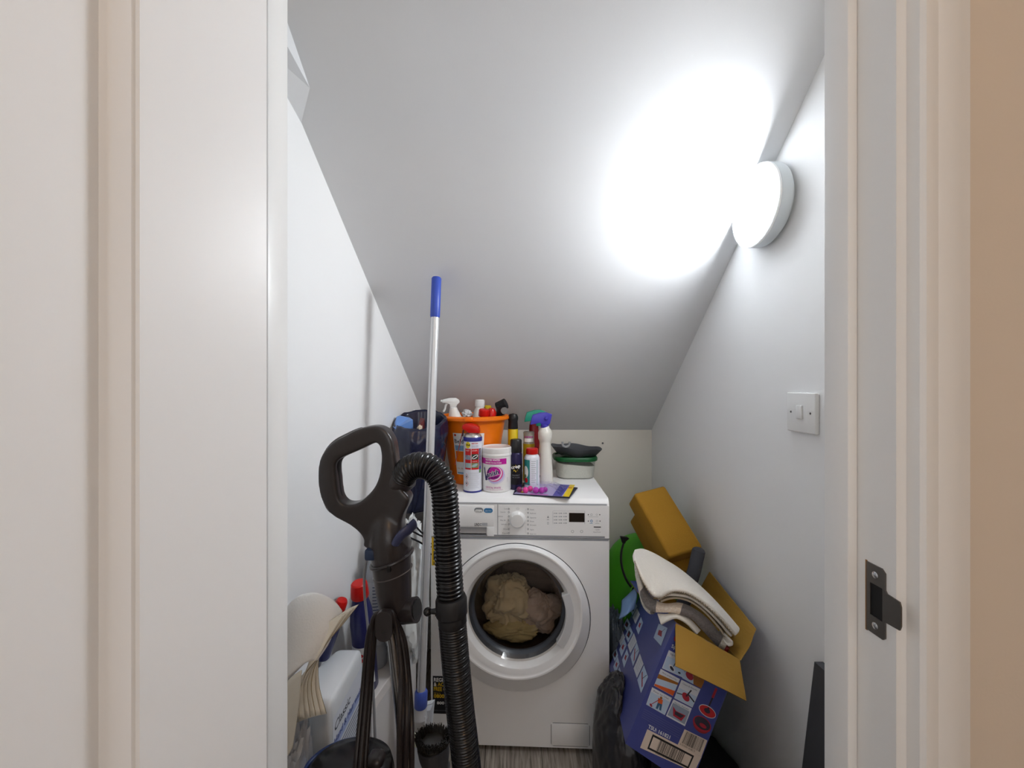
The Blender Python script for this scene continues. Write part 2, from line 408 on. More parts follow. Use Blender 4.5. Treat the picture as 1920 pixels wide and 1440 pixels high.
mesh('latch_hole', *prism([(ha-.001, hz0-.001), (ha-.001, hz1+.001), (hb+.001, hz1+.001), (hb+.001, hz0-.001)], PL.o, PL.ex, PL.ey, PL.n, .0, .0004), M_dark, sp, smooth=False)
for zz in (zt-.011, zbm+.010):
    c = PL((u0+u1)/2-.0005, zz, .0018)
    mesh('screw', *xf(lathe([(.0001, .0008), (.002, .0007), (.0038, 0), (.0038, -.001)], 16), axis(c, c+PL.n)), M_screw, sp)
lb = Label(PL, .0002); lb.quad([(u0-.003, zbm-.002), (u0, zbm-.002), (u0, zt+.001), (u0-.003, zt+.001)], mat('bare_wood', '#8a5f2e', .8), 0); lb.build('bare_wood_edge', sp)

# ---- lamp on the right wall
LY, LZ, LXF, LR = 1.012, 1.692, .611, .1
lamp = thing('wall_lamp', 'round white lamp glowing on the right wall above the light switch', 'lamp', (XR, LY, LZ))
LM = Matrix.Translation((XR, LY, LZ)) @ Matrix.Rotation(-pi/2, 4, 'Y')       # local z points into the room
M_lampw = mat('lamp_housing', '#dfe6ea', .4)
mesh('back_plate', *xf(lathe([(.086, 0), (.086, .012)], 64), LM), M_lampw, lamp)
mesh('housing', *xf(lathe([(.094, .009), (.0985, .011), (.1, .015), (.1, .038)], 64), LM), M_lampw, lamp)
mesh('rim', *xf(lathe([(.0985, .038), (.1, .0385), (.0995, .043), (.0955, .0435)], 64, cap=False), LM), mat('lamp_rim', '#f6f8fa', .3), lamp)
mesh('diffuser', *xf(lathe([(.0955, .0415), (.092, .0440), (.06, .0452), (.0001, .0456)], 64, cap=False), LM), mat('lamp_diffuser', (.93, .97, 1, 1), .5, emit=LAMP_STRENGTH), lamp)

# ---- hall lamp, out of frame behind the camera
hl = thing('ceiling_lamp', 'round warm ceiling lamp in the hall', 'lamp', (.25, -.75, 2.4))
mesh('lamp_base', *xf(lathe([(.12, 0), (.12, -.03)], 40), at(.25, -.75, 2.4)), M_lampw, hl)
mesh('lamp_shade', *xf(lathe([(.12, -.03), (.15, -.04), (.15, -.07), (.11, -.095), (.0001, -.105)], 40), at(.25, -.75, 2.4)), mat('warm_shade', (1, .61, .28, 1), .5, emit=HALL_STRENGTH), hl)

# ---- light switch
sw = thing('light_switch', 'square white single light switch on the right wall', 'light switch', (XR, 0, 0))
sy0 = .64*FPX/(1524-960); sy1 = (XR-.008)*FPX/(1471-960)
sy1 = sy0+.088; szc = 1.243-.0; 
sz1 = CAMH-(735.5-720)/FPX*sy1; sz0 = sz1-.089
sw.location = (XR, (sy0+sy1)/2, sz0)
mesh('plate', *bbox(XR-.010, XR+.0, sy0, sy1, sz0, sz1, .0025, 3), M_plwhite, sw)
ymid, zmid = (sy0+sy1)/2, (sz0+sz1)/2
mesh('rocker', *bbox(XR-.0145, XR-.008, ymid-.0085, ymid+.0085, zmid-.014, zmid+.016, .0015, 2), M_plwhite, sw)
for yy in (ymid-.0302, ymid+.0302):
    c = Vector((XR-.0101, yy, zmid)); mesh('screw', *xf(lathe([(.0001, .0004), (.0022, .0003), (.0028, -.0003)], 14), axis(c, c+Vector((-1, 0, 0)))), mat('switch_screw', '#6d6e70', .35, 1), sw)

# ---- dark board at the extreme right, leaning on the wall just inside the door
lean = thing('board', 'dark grey flat board leaning on the right wall, barely showing beside the door frame', 'board', (.6, .62, 0))
a = W(1543, 1397, .78); 
mesh('panel', [(XR-.004, .60, 0), (XR-.004, .93, 0), (XR-.022, .93, 0), (XR-.022, .60, 0), (XR-.002, .60, .66), (XR-.002, .84, .66), (XR-.020, .84, .66), (XR-.020, .60, .66)],
     [(0, 1, 2, 3), (4, 5, 6, 7), (0, 1, 5, 4), (1, 2, 6, 5), (2, 3, 7, 6), (3, 0, 4, 7)], mat('dark_board', '#4c4d52', .6), lean, smooth=False)

# screw fixed in the back wall
c = W(1130, 831, YB); o = mesh('wall_screw', *xf(lathe([(.0001, .004), (.003, .0035), (.0045, .001), (.0045, 0)], 14), axis(c, c+Vector((0, -1, 0)))), mat('switch_screw', '#6d6e70', .35, 1))
tag(o, 'small screw head in the back wall right of the green-lidded tub', 'screw')
# ------------------------------------------------------------------ washing machine
MR = -math.atan(.04); MO = Vector((-.2766, 1.3646, 0)); MW, MH, MD = .603, .856, .46
wm = thing('washing_machine', 'white front-loading washing machine with laundry behind its round door', 'washing machine', MO, rz=MR)
MM = Matrix.Translation(MO) @ Matrix.Rotation(MR, 4, 'Z')
mx_, my_ = MM.to_3x3() @ Vector((1, 0, 0)), MM.to_3x3() @ Vector((0, 1, 0))
FP = Plane(MO, mx_, (0, 0, 1), -my_)                     # its front plane
def wl(name, vf, m, smooth=True, parent=wm, **k): return mesh(name, vf[0], vf[1], m, parent, smooth=smooth, local=True, **k)
cu0, cw0, RO = .291, .455, .247
gu0, gw0, RG = .2965, .478, .168
GL = .722; TP = .833
# front sheet with the round opening, then the carcass
circ = [(gu0+.176*cos(2*pi*i/64), gw0+.176*sin(2*pi*i/64)) for i in range(64)]
vf = prism(rrect(0, MW, .018, GL, .004), (0, 0, 0), (1, 0, 0), (0, 0, 1), (0, -1, 0), -.012, 0, holes=[circ])
wl('front_sheet', vf, M_enamel, ang=30)
sd = lambda x: ([(x, .012, .018), (x, MD, .018), (x, MD, MH-.02), (x, .012, TP)], [(0, 1, 2, 3)])
V, F = join(([(0, .0, .018), (0, MD, .018), (0, MD, MH-.008), (0, .014, MH-.008), (0, 0, TP)], [(0, 1, 2, 3, 4)]),
            ([(MW, .0, .018), (MW, MD, .018), (MW, MD, MH-.008), (MW, .014, MH-.008), (MW, 0, TP)], [(0, 1, 2, 3, 4)]),
            ([(0, MD, .018), (MW, MD, .018), (MW, MD, MH-.008), (0, MD, MH-.008)], [(0, 1, 2, 3)]),
            ([(0, 0, .018), (MW, 0, .018), (MW, MD, .018), (0, MD, .018)], [(0, 1, 2, 3)]))
wl('carcass', (V, F), M_enamel, smooth=False)
pts = [(.0, TP), (.013, MH-.004), (.018, MH), (MD, MH), (MD, MH-.022), (.0, MH-.0229)]
V = [(x, a, b) for x in (0, MW) for a, b in pts]; n = 6
wl('top_lid', (V, [tuple(range(n)), tuple(range(n, 2*n))]+[(i, (i+1) % n, n+(i+1) % n, n+i) for i in range(n)]), M_enamel, ang=60)
for fx in (.04, MW-.04):
    for fy in (.05, MD-.05): wl('foot', xf(lathe([(.02, 0), (.02, .019)], 16), at(fx, fy, 0)), M_dark)
# control fascia
hx0, hx1, hz0_, hz1_ = .0, .1905, .731, .757
wl('control_panel', prism(rrect(0, MW, GL+.003, TP, .0015), (0, 0, 0), (1, 0, 0), (0, 0, 1), (0, -1, 0), -.012, .0, holes=[[(hx0+.03, hz0_), (hx0+.03, hz1_), (hx1, hz1_), (hx1, hz0_)]]), M_enamel, smooth=False)
V, F = [(.03, .0, hz1_), (hx1, .0, hz1_), (hx1, .022, hz1_-.004), (.03, .022, hz1_-.004), (.03, .014, hz0_), (hx1, .014, hz0_), (.03, 0, hz0_), (hx1, 0, hz0_)], [(0, 1, 2, 3), (3, 2, 5, 4), (4, 5, 7, 6)]
dw = wl('detergent_drawer', join(bbox(.004, .2155, -.0022, .0005, .7605, TP-.003, .001, 2), bbox(.1925, .2155, -.0022, .0005, .7275, .7605, .001, 2)), M_enamel)
wl('drawer_grip', (V, F), M_lgrey, smooth=False, parent=dw)
kc = FP.st(970, 974); kn = wl('programme_dial', xf(lathe([(.0285, 0), (.028, .003), (.0235, .014), (.021, .0175), (.0001, .0185)], 40), Matrix.Translation((kc[0], 0, kc[1])) @ Matrix.Rotation(pi/2, 4, 'X')), M_plwhite)
lab = Label(FP, .0003)
R = lambda a, b, c, d, m, L=0: lab.rect(*(lambda p, q: (p[0], q[0], q[1], p[1]))(FP.st(a, b), FP.st(c, d)), m, L, 1)
g1, g2 = M_panelgrey, mat('faint_print', '#b9bcc2', .5)
R(820, 1004.3, 1134, 1005.6, mat('seam_grey', '#94979d', .5)); R(932.6, 945.5, 933.8, 1004.5, mat('seam_grey', '#94979d', .5)); R(820, 944.2, 1138, 944.8, g2)
R(809, 1009.4, 1141, 1010.4, mat('seam_grey', '#94979d', .5))
# dial legends
def mk(px, py, w_, h_, m=g1): R(px, py, px+w_, py+h_, m)
for i, (px, py) in enumerate(((945, 953), (938, 959), (933, 967), (938, 974.5), (940, 982), (943, 991), (942, 998.5))):
    t = ('Cottons', 'Cottons Eco', 'Synthetics', 'Mix 20', 'Delicates', 'Wool', 'Rapid')[i]; p = FP.st(px, py+2)
    lab.text(t, p[0], p[1], .0042, g1, wid=.018)
    ps, pe = FP.st(953.5, py+1), FP.st(970-22, 974+(py-975)*.55)
    lab.ell(FP.st(954, py+.5)[0], ps[1], .0026, .0032, g1, a=0, hole=.55)
    lab.line([(ps[0]+.006, ps[1]), (pe[0]+.006, pe[1])], .0005, g2)
for i, (px, py) in enumerate(((992, 954.5), (992, 961.5), (992, 969.5), (992, 976.5), (992, 983.5), (992, 992), (992, 1000))):
    t = ('Duvets', 'Refresh', 'Sports', 'Rinse', 'Drain', 'Spin', 'Easy iron')[i]; p = FP.st(px+2, py+2)
    lab.text(t, p[0], p[1], .0042, g1, wid=.020 if i in (1, 2, 4, 6) else .013)
    ps, pe = FP.st(988, py), FP.st(992, 974+(py-975)*.55)
    lab.ell(FP.st(990, py)[0], ps[1], .0026, .0032, g1, a=0, hole=.5)
    pq = FP.st(984.5, 974+(py-977)*.72); lab.line([(ps[0]-.003, ps[1]), pq], .0005, g2)
p = FP.st(971, 954); lab.ell(p[0], p[1], .005, .003, g2, hole=.8)
# badges on the drawer
p = FP.st(877, 957); lab.line([(p[0], p[1]), (p[0]+.003, p[1]+.008), (p[0]+.007, p[1])], .0007, g1); lab.line([(p[0]+.004, p[1]-.002), (p[0]+.013, p[1]-.002)], .0007, g1)
lab2 = Label(FP, .0026)
def pill(l, a, b, c, d, m, L=0):
    (x0, y0), (x1, y1) = FP.st(a, d), FP.st(c, b); l.poly(rrect(x0, x1, y0, y1, (y1-y0)*.499, 6), m, L)
pill(lab2, 889.5, 951.5, 906, 960.5, g1, 0); pill(lab2, 891, 955, 904.6, 960, M_white, 1); p = FP.st(892.5, 959); lab2.text('8kg', p[0], p[1], .004, g1, 2, wid=.02)
pill(lab2, 907.5, 952.5, 924, 961, mat('badge_blue', '#3f86bd', .4), 0); p = FP.st(910, 958.8); lab2.text('A+++', p[0], p[1], .0055, M_white, 2, wid=.021)
lb_ = lab2.build('printed_badges', wm); lab2 = Label(FP, .0026); p = FP.st(890, 985.5); lab2.text('LINDO', p[0], p[1], .0098, mat('lindo_grey', '#44474e', .5), 1, wid=.0245, bold=.012); (x0, y0), (x1, y1) = FP.st(904, 985.5), FP.st(914, 980)
lab2.rect(x0, x1, y0, y1, g2, 0, 1)
lab2.build('range_lettering', wm)
# display block
R(1036.5, 957.6, 1096.8, 958.6, g1); R(1036.5, 958.6, 1037, 982.5, g2); R(1096.2, 958.6, 1096.8, 982.5, g2); R(1067, 961.5, 1096, 979, mat('display_glass', '#241f1c', .15), 1)
for r_ in range(4):
    for c_ in range(3):
        a, b = 1038.6+c_*9, 961+r_*6.1; R(a, b+.6, a+1.6, b+2.2, g1, 1); R(a+2.6, b+.4, a+6.4, b+2.4, g2, 1)
p = FP.st(1027, 971); lab.poly([(p[0]-.002, p[1]), (p[0]+.004, p[1]), (p[0]+.001, p[1]+.008)], g1); R(1025.5, 974, 1029.5, 974.8, g1); p = FP.st(1027.5, 981); lab.ell(*p, .0028, .004, g1, hole=.7)
for px, py in ((1073.5, 996.5), (1090.5, 996.5)): p = FP.st(px, py); lab.ell(*p, .0047, .0047, g1, hole=.8)
for px, py in ((1103, 965), (1124.5, 965), (1103, 977), (1125, 977)): p = FP.st(px, py); lab.ell(*p, .0016, .002, M_black)
p = FP.st(1109, 977); lab.ell(*p, .0042, .0046, mat('badge_blue', '#3f86bd', .4), hole=.62); p = FP.st(1119.5, 977); lab.ell(*p, .0034, .0036, g2, hole=.7); p = FP.st(1109, 965); lab.ell(*p, .0036, .0038, g2, hole=.7); p = FP.st(1119, 965); lab.ell(*p, .003, .003, g2, hole=.7)
R(1103, 968.6, 1122, 969.4, g2); R(1105.5, 981, 1111, 981.8, mat('badge_blue', '#3f86bd', .4)); R(1116, 981, 1123.5, 981.8, g2); R(1113.3, 987.2, 1126.6, 989.2, M_black)
p = FP.st(1116, 994.5); lab.text('1200', p[0], p[1], .0055, g2, wid=.014); p = FP.st(1112, 998.4); lab.text('AquaTimer', p[0], p[1], .0035, g1, wid=.026)
lab.build('control_markings', wm)
# filter hatch
(x0, y0), (x1, y1) = FP.st(1033, 1407), FP.st(1106, 1357); y0 = max(y0, .024)
vf = prism(rrect(x0, x1, y0, y1, .01), (0, 0, 0), (1, 0, 0), (0, 0, 1), (0, -1, 0), 0, .0006, holes=[rrect(x0+.0016, x1-.0016, y0+.0016, y1-.0016, .0086)])
ht_ = wl('filter_hatch', bbox(x0+.0016, x1-.0016, -.0012, .001, y0+.0016, y1-.0016, .001, 2), M_enamel); wl('hatch_seam', vf, mat('seam_dark', '#62656b', .6), smooth=False, parent=wm)
# round door
N = 96
rings = [(cu0, cw0, RO+.0015, .0006), (cu0, cw0, RO, -.004), (cu0, cw0, RO-.001, -.008), (cu0, cw0+.027, .2215, -.028), (cu0, cw0+.0275, .2185, -.0305), (cu0, cw0+.0275, .214, -.030), (cu0, cw0+.0275, .2105, -.0275),
         (gu0, gw0+.002, .203, -.0262), (gu0, gw0, .186, -.0245), (gu0, gw0, .182, -.0225), (gu0, gw0, .1715, -.006), (gu0, gw0, .168, .004), (gu0, gw0, .166, .02)]
V = [(u+r*cos(2*pi*i/N), v, w_+r*sin(2*pi*i/N)) for u, w_, r, v in rings for i in range(N)]
F = [(j*N+i, j*N+(i+1) % N, (j+1)*N+(i+1) % N, (j+1)*N+i) for j in range(len(rings)-1) for i in range(N)]
door = wl('door', (V, F), M_enamel, ang=28)
V = [(cu0+r*cos(2*pi*i/N), -.0008, cw0+r*sin(2*pi*i/N)) for r in (RO-.004, RO+.0035) for i in range(N)]
wl('door_gap', (V, [(i, (i+1) % N, N+(i+1) % N, N+i) for i in range(N)]), mat('gap_grey', '#3a3d44', .6), smooth=False, parent=door)
a0, a1, K = radians(-36), radians(23), 24
V = [(gu0+r*cos(a0+(a1-a0)*i/K), v, gw0+r*sin(a0+(a1-a0)*i/K)) for r, v in ((.160, .0), (.159, -.024), (.162, -.0265), (.186, -.0262), (.186, 0)) for i in range(K+1)]
F = [(j*(K+1)+i, j*(K+1)+i+1, (j+1)*(K+1)+i+1, (j+1)*(K+1)+i) for j in range(4) for i in range(K)]+[tuple(j*(K+1) for j in range(5)), tuple(j*(K+1)+K for j in range(5))]
wl('door_handle', (V, F), mat('handle_grey', '#d9dbde', .35), parent=door, ang=30)
bowl = [(.1705, -.004), (.168, .0), (.160, .012), (.146, .035), (.138, .06), (.13, .075), (.10, .086), (.05, .09), (.0001, .091)]
GT = Matrix.Translation((gu0, 0, gw0)) @ Matrix.Rotation(-pi/2, 4, 'X')
wl('door_glass', xf(lathe(bowl, 72, cap=False), GT), thin_glass('smoked_glass', (.80, .77, .74, 1), .02), parent=door)
wl('glass_rim', xf(lathe([(.1705, .003), (.166, .006), (.155, .018), (.150, .03)], 72, cap=False), GT), mat('rim_grey', '#4a4f58', .3), parent=door)
drum = [(.174, .013), (.178, .05), (.235, .055), (.24, .12), (.24, .40), (.0001, .40)]
wl('drum', xf(lathe(drum, 64, cap=False), GT), mat('drum_steel', '#8a7f7a', .4, .5, bump=.3, bscale=90))
M_l1 = mat('beige_cotton', '#e0d2ae', .9, bump=.2, bscale=160, sheen=.3); M_l2 = mat('pink_grey_cotton', '#cbbab0', .9, bump=.2, bscale=160, sheen=.3)
def cloth_in(c, rad, m, seed, label, ax, amp=.5):
    V = []; n_, m_ = 96, 64; ax = Vector(ax).normalized()
    for j in range(m_+1):
        ph = -pi/2+pi*j/m_
        for i in range(n_):
            t_ = 2*pi*i/n_; d = Vector((cos(ph)*cos(t_), cos(ph)*sin(t_), sin(ph))); q = d-ax*d.dot(ax)*.82
            wv = Vector((noise.noise(d*1.7+Vector((seed, 0, 0))), noise.noise(d*1.7+Vector((0, seed, 0))), noise.noise(d*1.7+Vector((0, 0, seed)))))*.35
            k = 1+amp*(noise.noise(d*1.3+Vector((seed, seed, 1)))*.8+.45*(.35-abs(noise.noise((q+wv)*3.1+Vector((seed, 0, 0)))))+.24*(.3-abs(noise.noise((q+wv)*6.5+Vector((0, seed, 0))))))
            V.append(MM @ Vector((gu0+c[0]+d.x*rad[0]*k, c[1]+d.y*rad[1]*k, gw0+c[2]+d.z*rad[2]*k)))
    F = [(j*n_+i, j*n_+(i+1) % n_, (j+1)*n_+(i+1) % n_, (j+1)*n_+i) for j in range(m_) for i in range(n_)]
    o = mesh('laundry', V, F, m, ang=80); tag(o, label, 'laundry', 'laundry in the washing machine'); return o
cloth_in((-.036, .170, -.062), (.082, .055, .074), M_l1, 3, 'beige crumpled cloth piled in the middle of the washing machine drum', (.3, .1, 1), .8)
cloth_in((.078, .175, -.100), (.068, .055, .068), M_l2, 5, 'pinkish grey cloth low on the right of the washing machine drum', (1, .1, .5), .6)
cloth_in((.05, .32, .01), (.15, .06, .10), mat('brown_cotton', '#97867c', .9, bump=.2, bscale=160), 8, 'dull brown cloth at the back of the washing machine drum', (1, 0, .1), .5)
cloth_in((-.030, .160, -.160), (.085, .045, .040), mat('khaki_cotton', '#c6b88a', .9, bump=.2, bscale=160), 11, 'khaki cloth lying at the bottom of the washing machine drum', (1, 0, -.3), .6)
# stickers on the front
st1 = Label(FP, .0003); (x0, y0), (x1, y1) = FP.st(811.5, 1337.5), FP.st(877, 1269)
st1.rect(x0, x1, y0, y1, mat('sticker_black', '#1c1d22', .4), 0, 1); YE = mat('sticker_yellow', '#e0b81c', .4)
for t, py, m, hh, wd_ in (('REGISTER', 1277.5, M_white, .0125, .066), ('& ACTIVATE', 1286, YE, .0125, .082), ('FREE GUARANTEE', 1295, YE, .0135, .112), ('0800 092', 1308, YE, .0125, .068), ('1 800 810', 1320, M_white, .0095, .066)):
    p = FP.st(813.5, py); st1.text(t, p[0], p[1], hh, m, 1, wid=wd_, bold=.03)
st1.text('&', *FP.st(813.5, 1286), .0125, M_white, 2, xs=.72, bold=.03); p = FP.st(813.5, 1300); st1.text('Call us on', p[0], p[1], .004, YE, 1); p = FP.st(813.5, 1332); st1.text('Terms and conditions apply', p[0], p[1], .003, g1, 1, wid=.07)
st1.build('guarantee_sticker', wm, 'black sticker with white and yellow lettering')
st2 = Label(FP, .0003); (x0, y0), (x1, y1) = FP.st(809.6, 1060), FP.st(840, 1007)
st2.rect(x0, x1, y0, y1, YE, 0, 1); a = FP.st(813, 1030); b = FP.st(838, 1011); st2.rect(a[0], b[0], a[1], b[1], M_black, 1, 1); a = FP.st(813, 1050); b = FP.st(838, 1033); st2.rect(a[0], b[0], a[1], b[1], M_black, 1, 1)
p = FP.st(812, 1058); st2.text('2 YEAR', p[0], p[1], .009, M_black, 1, bold=.03)
st2.build('energy_sticker', wm, 'yellow and black sticker')

# ------------------------------------------------------------------ things on the machine
TOP = MH
def lathe_at(prof, x, y, z=0, n=40, cap=True, rx=0, ry=0, rz=0): return xf(lathe(prof, n, cap), at(x, y, z, rx, ry, rz))
# orange bucket
BX, BY = -.1545, 1.612
M_or = mat('orange_plastic', '#f47a06', .38, spec=.5); bz = TOP+.001
bk = thing('bucket', 'orange plastic bucket full of cleaning bottles on the washing machine', 'bucket', (BX, BY, bz))
H = .262
mesh('body', *lathe_at([(.0001, .0), (.084, 0), (.088, .004), (.128, H-.008), (.130, H-.004), (.1255, H-.004), (.086, .008), (.0001, .007)], BX, BY, bz, 64, False), M_or, bk)
mesh('rim', *lathe_at([(.128, H-.012), (.141, H-.016), (.1445, H-.012), (.144, H-.004), (.139, H), (.127, H+.001), (.1235, H-.003), (.128, H-.012)], BX, BY, bz, 64, False), M_or, bk)
P_ = [W(893, 786, 1.466)+Vector((d, -.0, 0)) for d in (-.0,)]
mesh('rim_lug', *bbox(BX-.02, BX+.012, BY-.150, BY-.139, bz+H-.014, bz+H+.003, .003, 2), M_or, bk)
cn = Can(BX, BY, bz, .0885, .1285, H); lb = Label(cn, .0006)
def canst(cx, cy, r, px): # angle coordinate for a pixel column
    d = ray(px, 720); d2 = Vector((d.x, d.y, 0)); c = Vector((cx, cy, 0)); A = d2.dot(d2); B = -2*d2.dot(c); C = c.dot(c)-r*r
    D = B*B-4*A*C
    if D < 0: return (1 if px > 960+FPX*cx/cy else -1)*r*1.3
    t = (-B-sqrt(D))/(2*A); p = d2*t-c; a = atan2(p.y, p.x)-atan2(-cy, -cx); a = (a+pi) % (2*pi)-pi; return a*r
bu = lambda px: canst(BX, BY, .108, px)*(.0885/.108)
zr = lambda py, Z: CAMH-(py-720)/FPX*Z-bz
u0, u1 = bu(853), bu(906)
lb.rect(u0, u1, zr(892, 1.505), zr(813, 1.49), mat('label_white', '#eef0f2', .4), 0, 14)
lb.rect(u0+.004, u1-.003, zr(846, 1.5), zr(836, 1.5), mat('label_blue', '#7fa9cf', .4), 1, 10)
lb.rect(u0+.004, u1-.003, zr(868, 1.5), zr(847, 1.5), M_or, 1, 10)
lb.rect(u0+.004, u1-.003, zr(891, 1.5), zr(888, 1.5), mat('label_blue', '#7fa9cf', .4), 1, 10)
lb.text('Beldray', u0+.004, zr(832, 1.495), .0155, mat('label_ink', '#22304c', .5), 2, bold=.01, xs=.8)
lb.ell(u0+.008, zr(817, 1.49), .0035, .0045, mat('label_red', '#c43a24', .4), 2)
lb.text('14L BUCKET', u0+.006, zr(882, 1.5), .006, mat('label_orange', '#d98a4a', .4), 2)
lb.build('label', bk, 'white and blue printed label')

def bottle(name, label, cat, x, y, z, parts, group=None, rot=None):
    t = thing(name, label, cat, (x, y, z), group); os = {}
    for pn, prof, m, *r in parts:
        vf = lathe(prof, 36, True)
        M = Matrix.Translation((x, y, z)) @ (rot.to_4x4() if rot else Matrix.Identity(4)); par = os.get(r[0], t) if r else t
        os[pn] = mesh(pn, *xf(vf, M), m, par)
    t_ = t; return t
# trigger head: a shaped spray nozzle
def shell_head(parent, x, y, z, m, s=1):
    prof = [(-.057, .002), (-.052, .024), (-.047, .039), (-.017, .048), (.006, .049), (.027, .042), (.019, .006), (.012, 0), (-.012, 0), (-.020, .010), (-.036, .005)]
    V, F = prism([(a*s, b*s) for a, b in prof], (x, y, z), (1, 0, 0), (0, 0, 1), (0, 1, 0), -.014*s, .014*s)
    o = mesh('trigger_head', V, F, m, parent, smooth=False); mod(o, 'BEVEL', width=.004*s, segments=3, limit_method='ANGLE', angle_limit=.5); [setattr(p, 'use_smooth', True) for p in o.data.polygons]
    mesh('collar', *xf(lathe([(.016*s, -.014), (.0165*s, -.001), (.0135*s, .003)], 28), at(x, y, z)), m, parent)
    mesh('nozzle', *sphere((x+.004*s, y-.013*s, z+.026*s), .008*s, 16, 10), m, parent)
def trigger_head(parent, x, y, z, rz, mh, mt, s=1, tilt=0, name='trigger_head'):
    M = Matrix.Translation((x, y, z)) @ Matrix.Rotation(rz, 4, 'Z') @ Matrix.Rotation(tilt, 4, 'Y') @ Matrix.Scale(s, 4)
    prof = [(.014, 0), (.016, .016), (.026, .020), (.045, .021), (.049, .024), (.049, .034), (.043, .038), (.018, .044), (-.012, .044), (-.026, .036), (-.030, .024), (-.018, .014), (-.013, 0)]
    vf = prism([(-a, b) for a, b in prof], (0, 0, 0), (1, 0, 0), (0, 0, 1), (0, 1, 0), -.0105, .0105)
    o = mesh(name, *xf(vf, M), mh, parent, smooth=False); mod(o, 'BEVEL', width=.0035*s, segments=3, limit_method='ANGLE', angle_limit=.6); [setattr(p, 'use_smooth', True) for p in o.data.polygons]
    mesh('collar', *xf(lathe([(.015, -.014), (.0155, -.001), (.0135, .002)], 28), M), mh, parent)
    o2 = mesh('trigger', *xf(tube(cr([(-.026, 0, .022), (-.034, 0, .008), (-.037, 0, -.006), (-.044, 0, -.018)], 5), [(.003, .006)]*16, 10), M), mt, parent)
    mesh('nozzle', *xf(tube([(-.046, 0, .029), (-.055, 0, .029)], .0065, 14), M), mh, parent)
M_clear = mat('cloudy_plastic', '#eef0f0', .3, alpha=1)
def tilt(base, top):            # frame whose z runs from base to top
    return axis(base, top), (Vector(top)-Vector(base)).length
BZ = bz+.012
# 1 white spray bottle in the bucket
base, top_ = Vector((BX-.034, BY-.012, BZ)), Vector((W(847, 748, 1.545).x, 1.545, W(847, 748, 1.545).z))
rt, L_ = tilt(base, top_)
t = thing('spray_bottle', 'white spray bottle with pale blue label leaning in the orange bucket', 'spray bottle', base)
k_ = L_-.035
mesh('body', *xf(lathe([(.024, 0), (.028, .008), (.030, .12), (.036, k_-.105), (.036, k_-.085), (.028, k_-.045), (.017, k_-.012), (.0135, k_)], 36), rt), mat('spray_white', '#ebe9e4', .35), t)
mesh('label', *xf(lathe([(.0312, .13), (.0364, k_-.105), (.0362, k_-.078)], 36, False), rt), mat('label_paleblue', '#a9c3df', .4), t)
hp = rt @ Vector((0, 0, k_)); trigger_head(t, hp.x, hp.y, hp.z, .1, mat('spray_head', '#e9ebea', .25), mat('spray_head', '#e9ebea', .25), .86)
def inb(name, label, off, top_, hcap, r1, r2, mb, mc, pointed=False):
    base = Vector((BX+off[0], BY+off[1], BZ)); M, L_ = tilt(base, top_); t = thing(name, label, 'bottle', base)
    kb = L_-hcap
    mesh('body', *xf(lathe([(r1*.8, 0), (r1*.9, .01), (r1, kb-.045), (r1*.85, kb-.022), (r2*.9, kb-.003), (r2*.9, kb+.004)], 32), M), mb, t)
    pr = [(r2, kb), (r2, kb+hcap*.55), (r2*.6, L_-.003), (r2*.2, L_)] if pointed else [(r2, kb), (r2*1.04, kb+.003), (r2*1.02, L_-.004), (r2*.85, L_-.0005), (.0001, L_)]
    mesh('cap', *xf(lathe(pr, 32), M), mc, t)
inb('bottle', 'white bottle with white cap at the back of the orange bucket', (.015, .015), W(900, 749, 1.64), .03, .029, .019, mat('spray_white', '#ebe9e4', .35), M_plwhite)
inb('bottle', 'bottle with round red screw cap at the front edge of the orange bucket', (.020, -.048), W(908, 767, 1.525), .028, .021, .0195, M_plwhite, mat('red_cap', '#c8140f', .3))
inb('bottle', 'bottle with pointed red lid beside the black brush', (.056, -.030), W(922, 765, 1.555), .038, .017, .020, mat('red_plastic', '#b01410', .35), mat('red_cap', '#c8140f', .3), True)
inb('bottle', 'slim bottle with a yellow lid at the back of the orange bucket', (.045, .045), W(914, 760, 1.68), .04, .012, .016, M_plwhite, mat('yellow_cap', '#d9b514', .35))
# black brush handle sticking out
t = thing('brush', 'black brush with round grey end poking out of the orange bucket', 'brush', W(925, 782, 1.58)+Vector((0, 0, -.10)))
A, B = Vector((BX+.062, BY+.005, BZ+.03)), W(941, 762, 1.585)
mesh('handle', *tube([A, A.lerp(B, .7), A.lerp(B, .85), B], [.008, .010, .017, .021], 20), mat('black_rubber', '#1b1b1e', .45, bump=.2, bscale=200), t)
C_ = W(946, 770, 1.53); mesh('end_disc', *tube([C_+Vector((-.003, .022, -.002)), C_], [.013, .0135], 20), mat('grey_disc', '#6f6c6a', .35), t)
mesh('bristle_head', *tube([B+Vector((-.018, .01, -.004)), B+Vector((.016, .0, .012))], [.02, .021], 24), mat('black_bristle', '#131315', .7, bump=.9, bscale=320), t)
# crumpled clear film
o = mesh('plastic_film', *blob(W(876, 775, 1.585)+Vector((0, 0, -.004)), (.018, .02, .014), 40, 24, .9, 2.5, 4), mat('film_white', '#d5d7da', .2, spec=.8)); tag(o, 'crumpled clear plastic film between the bottles in the orange bucket', 'plastic film')

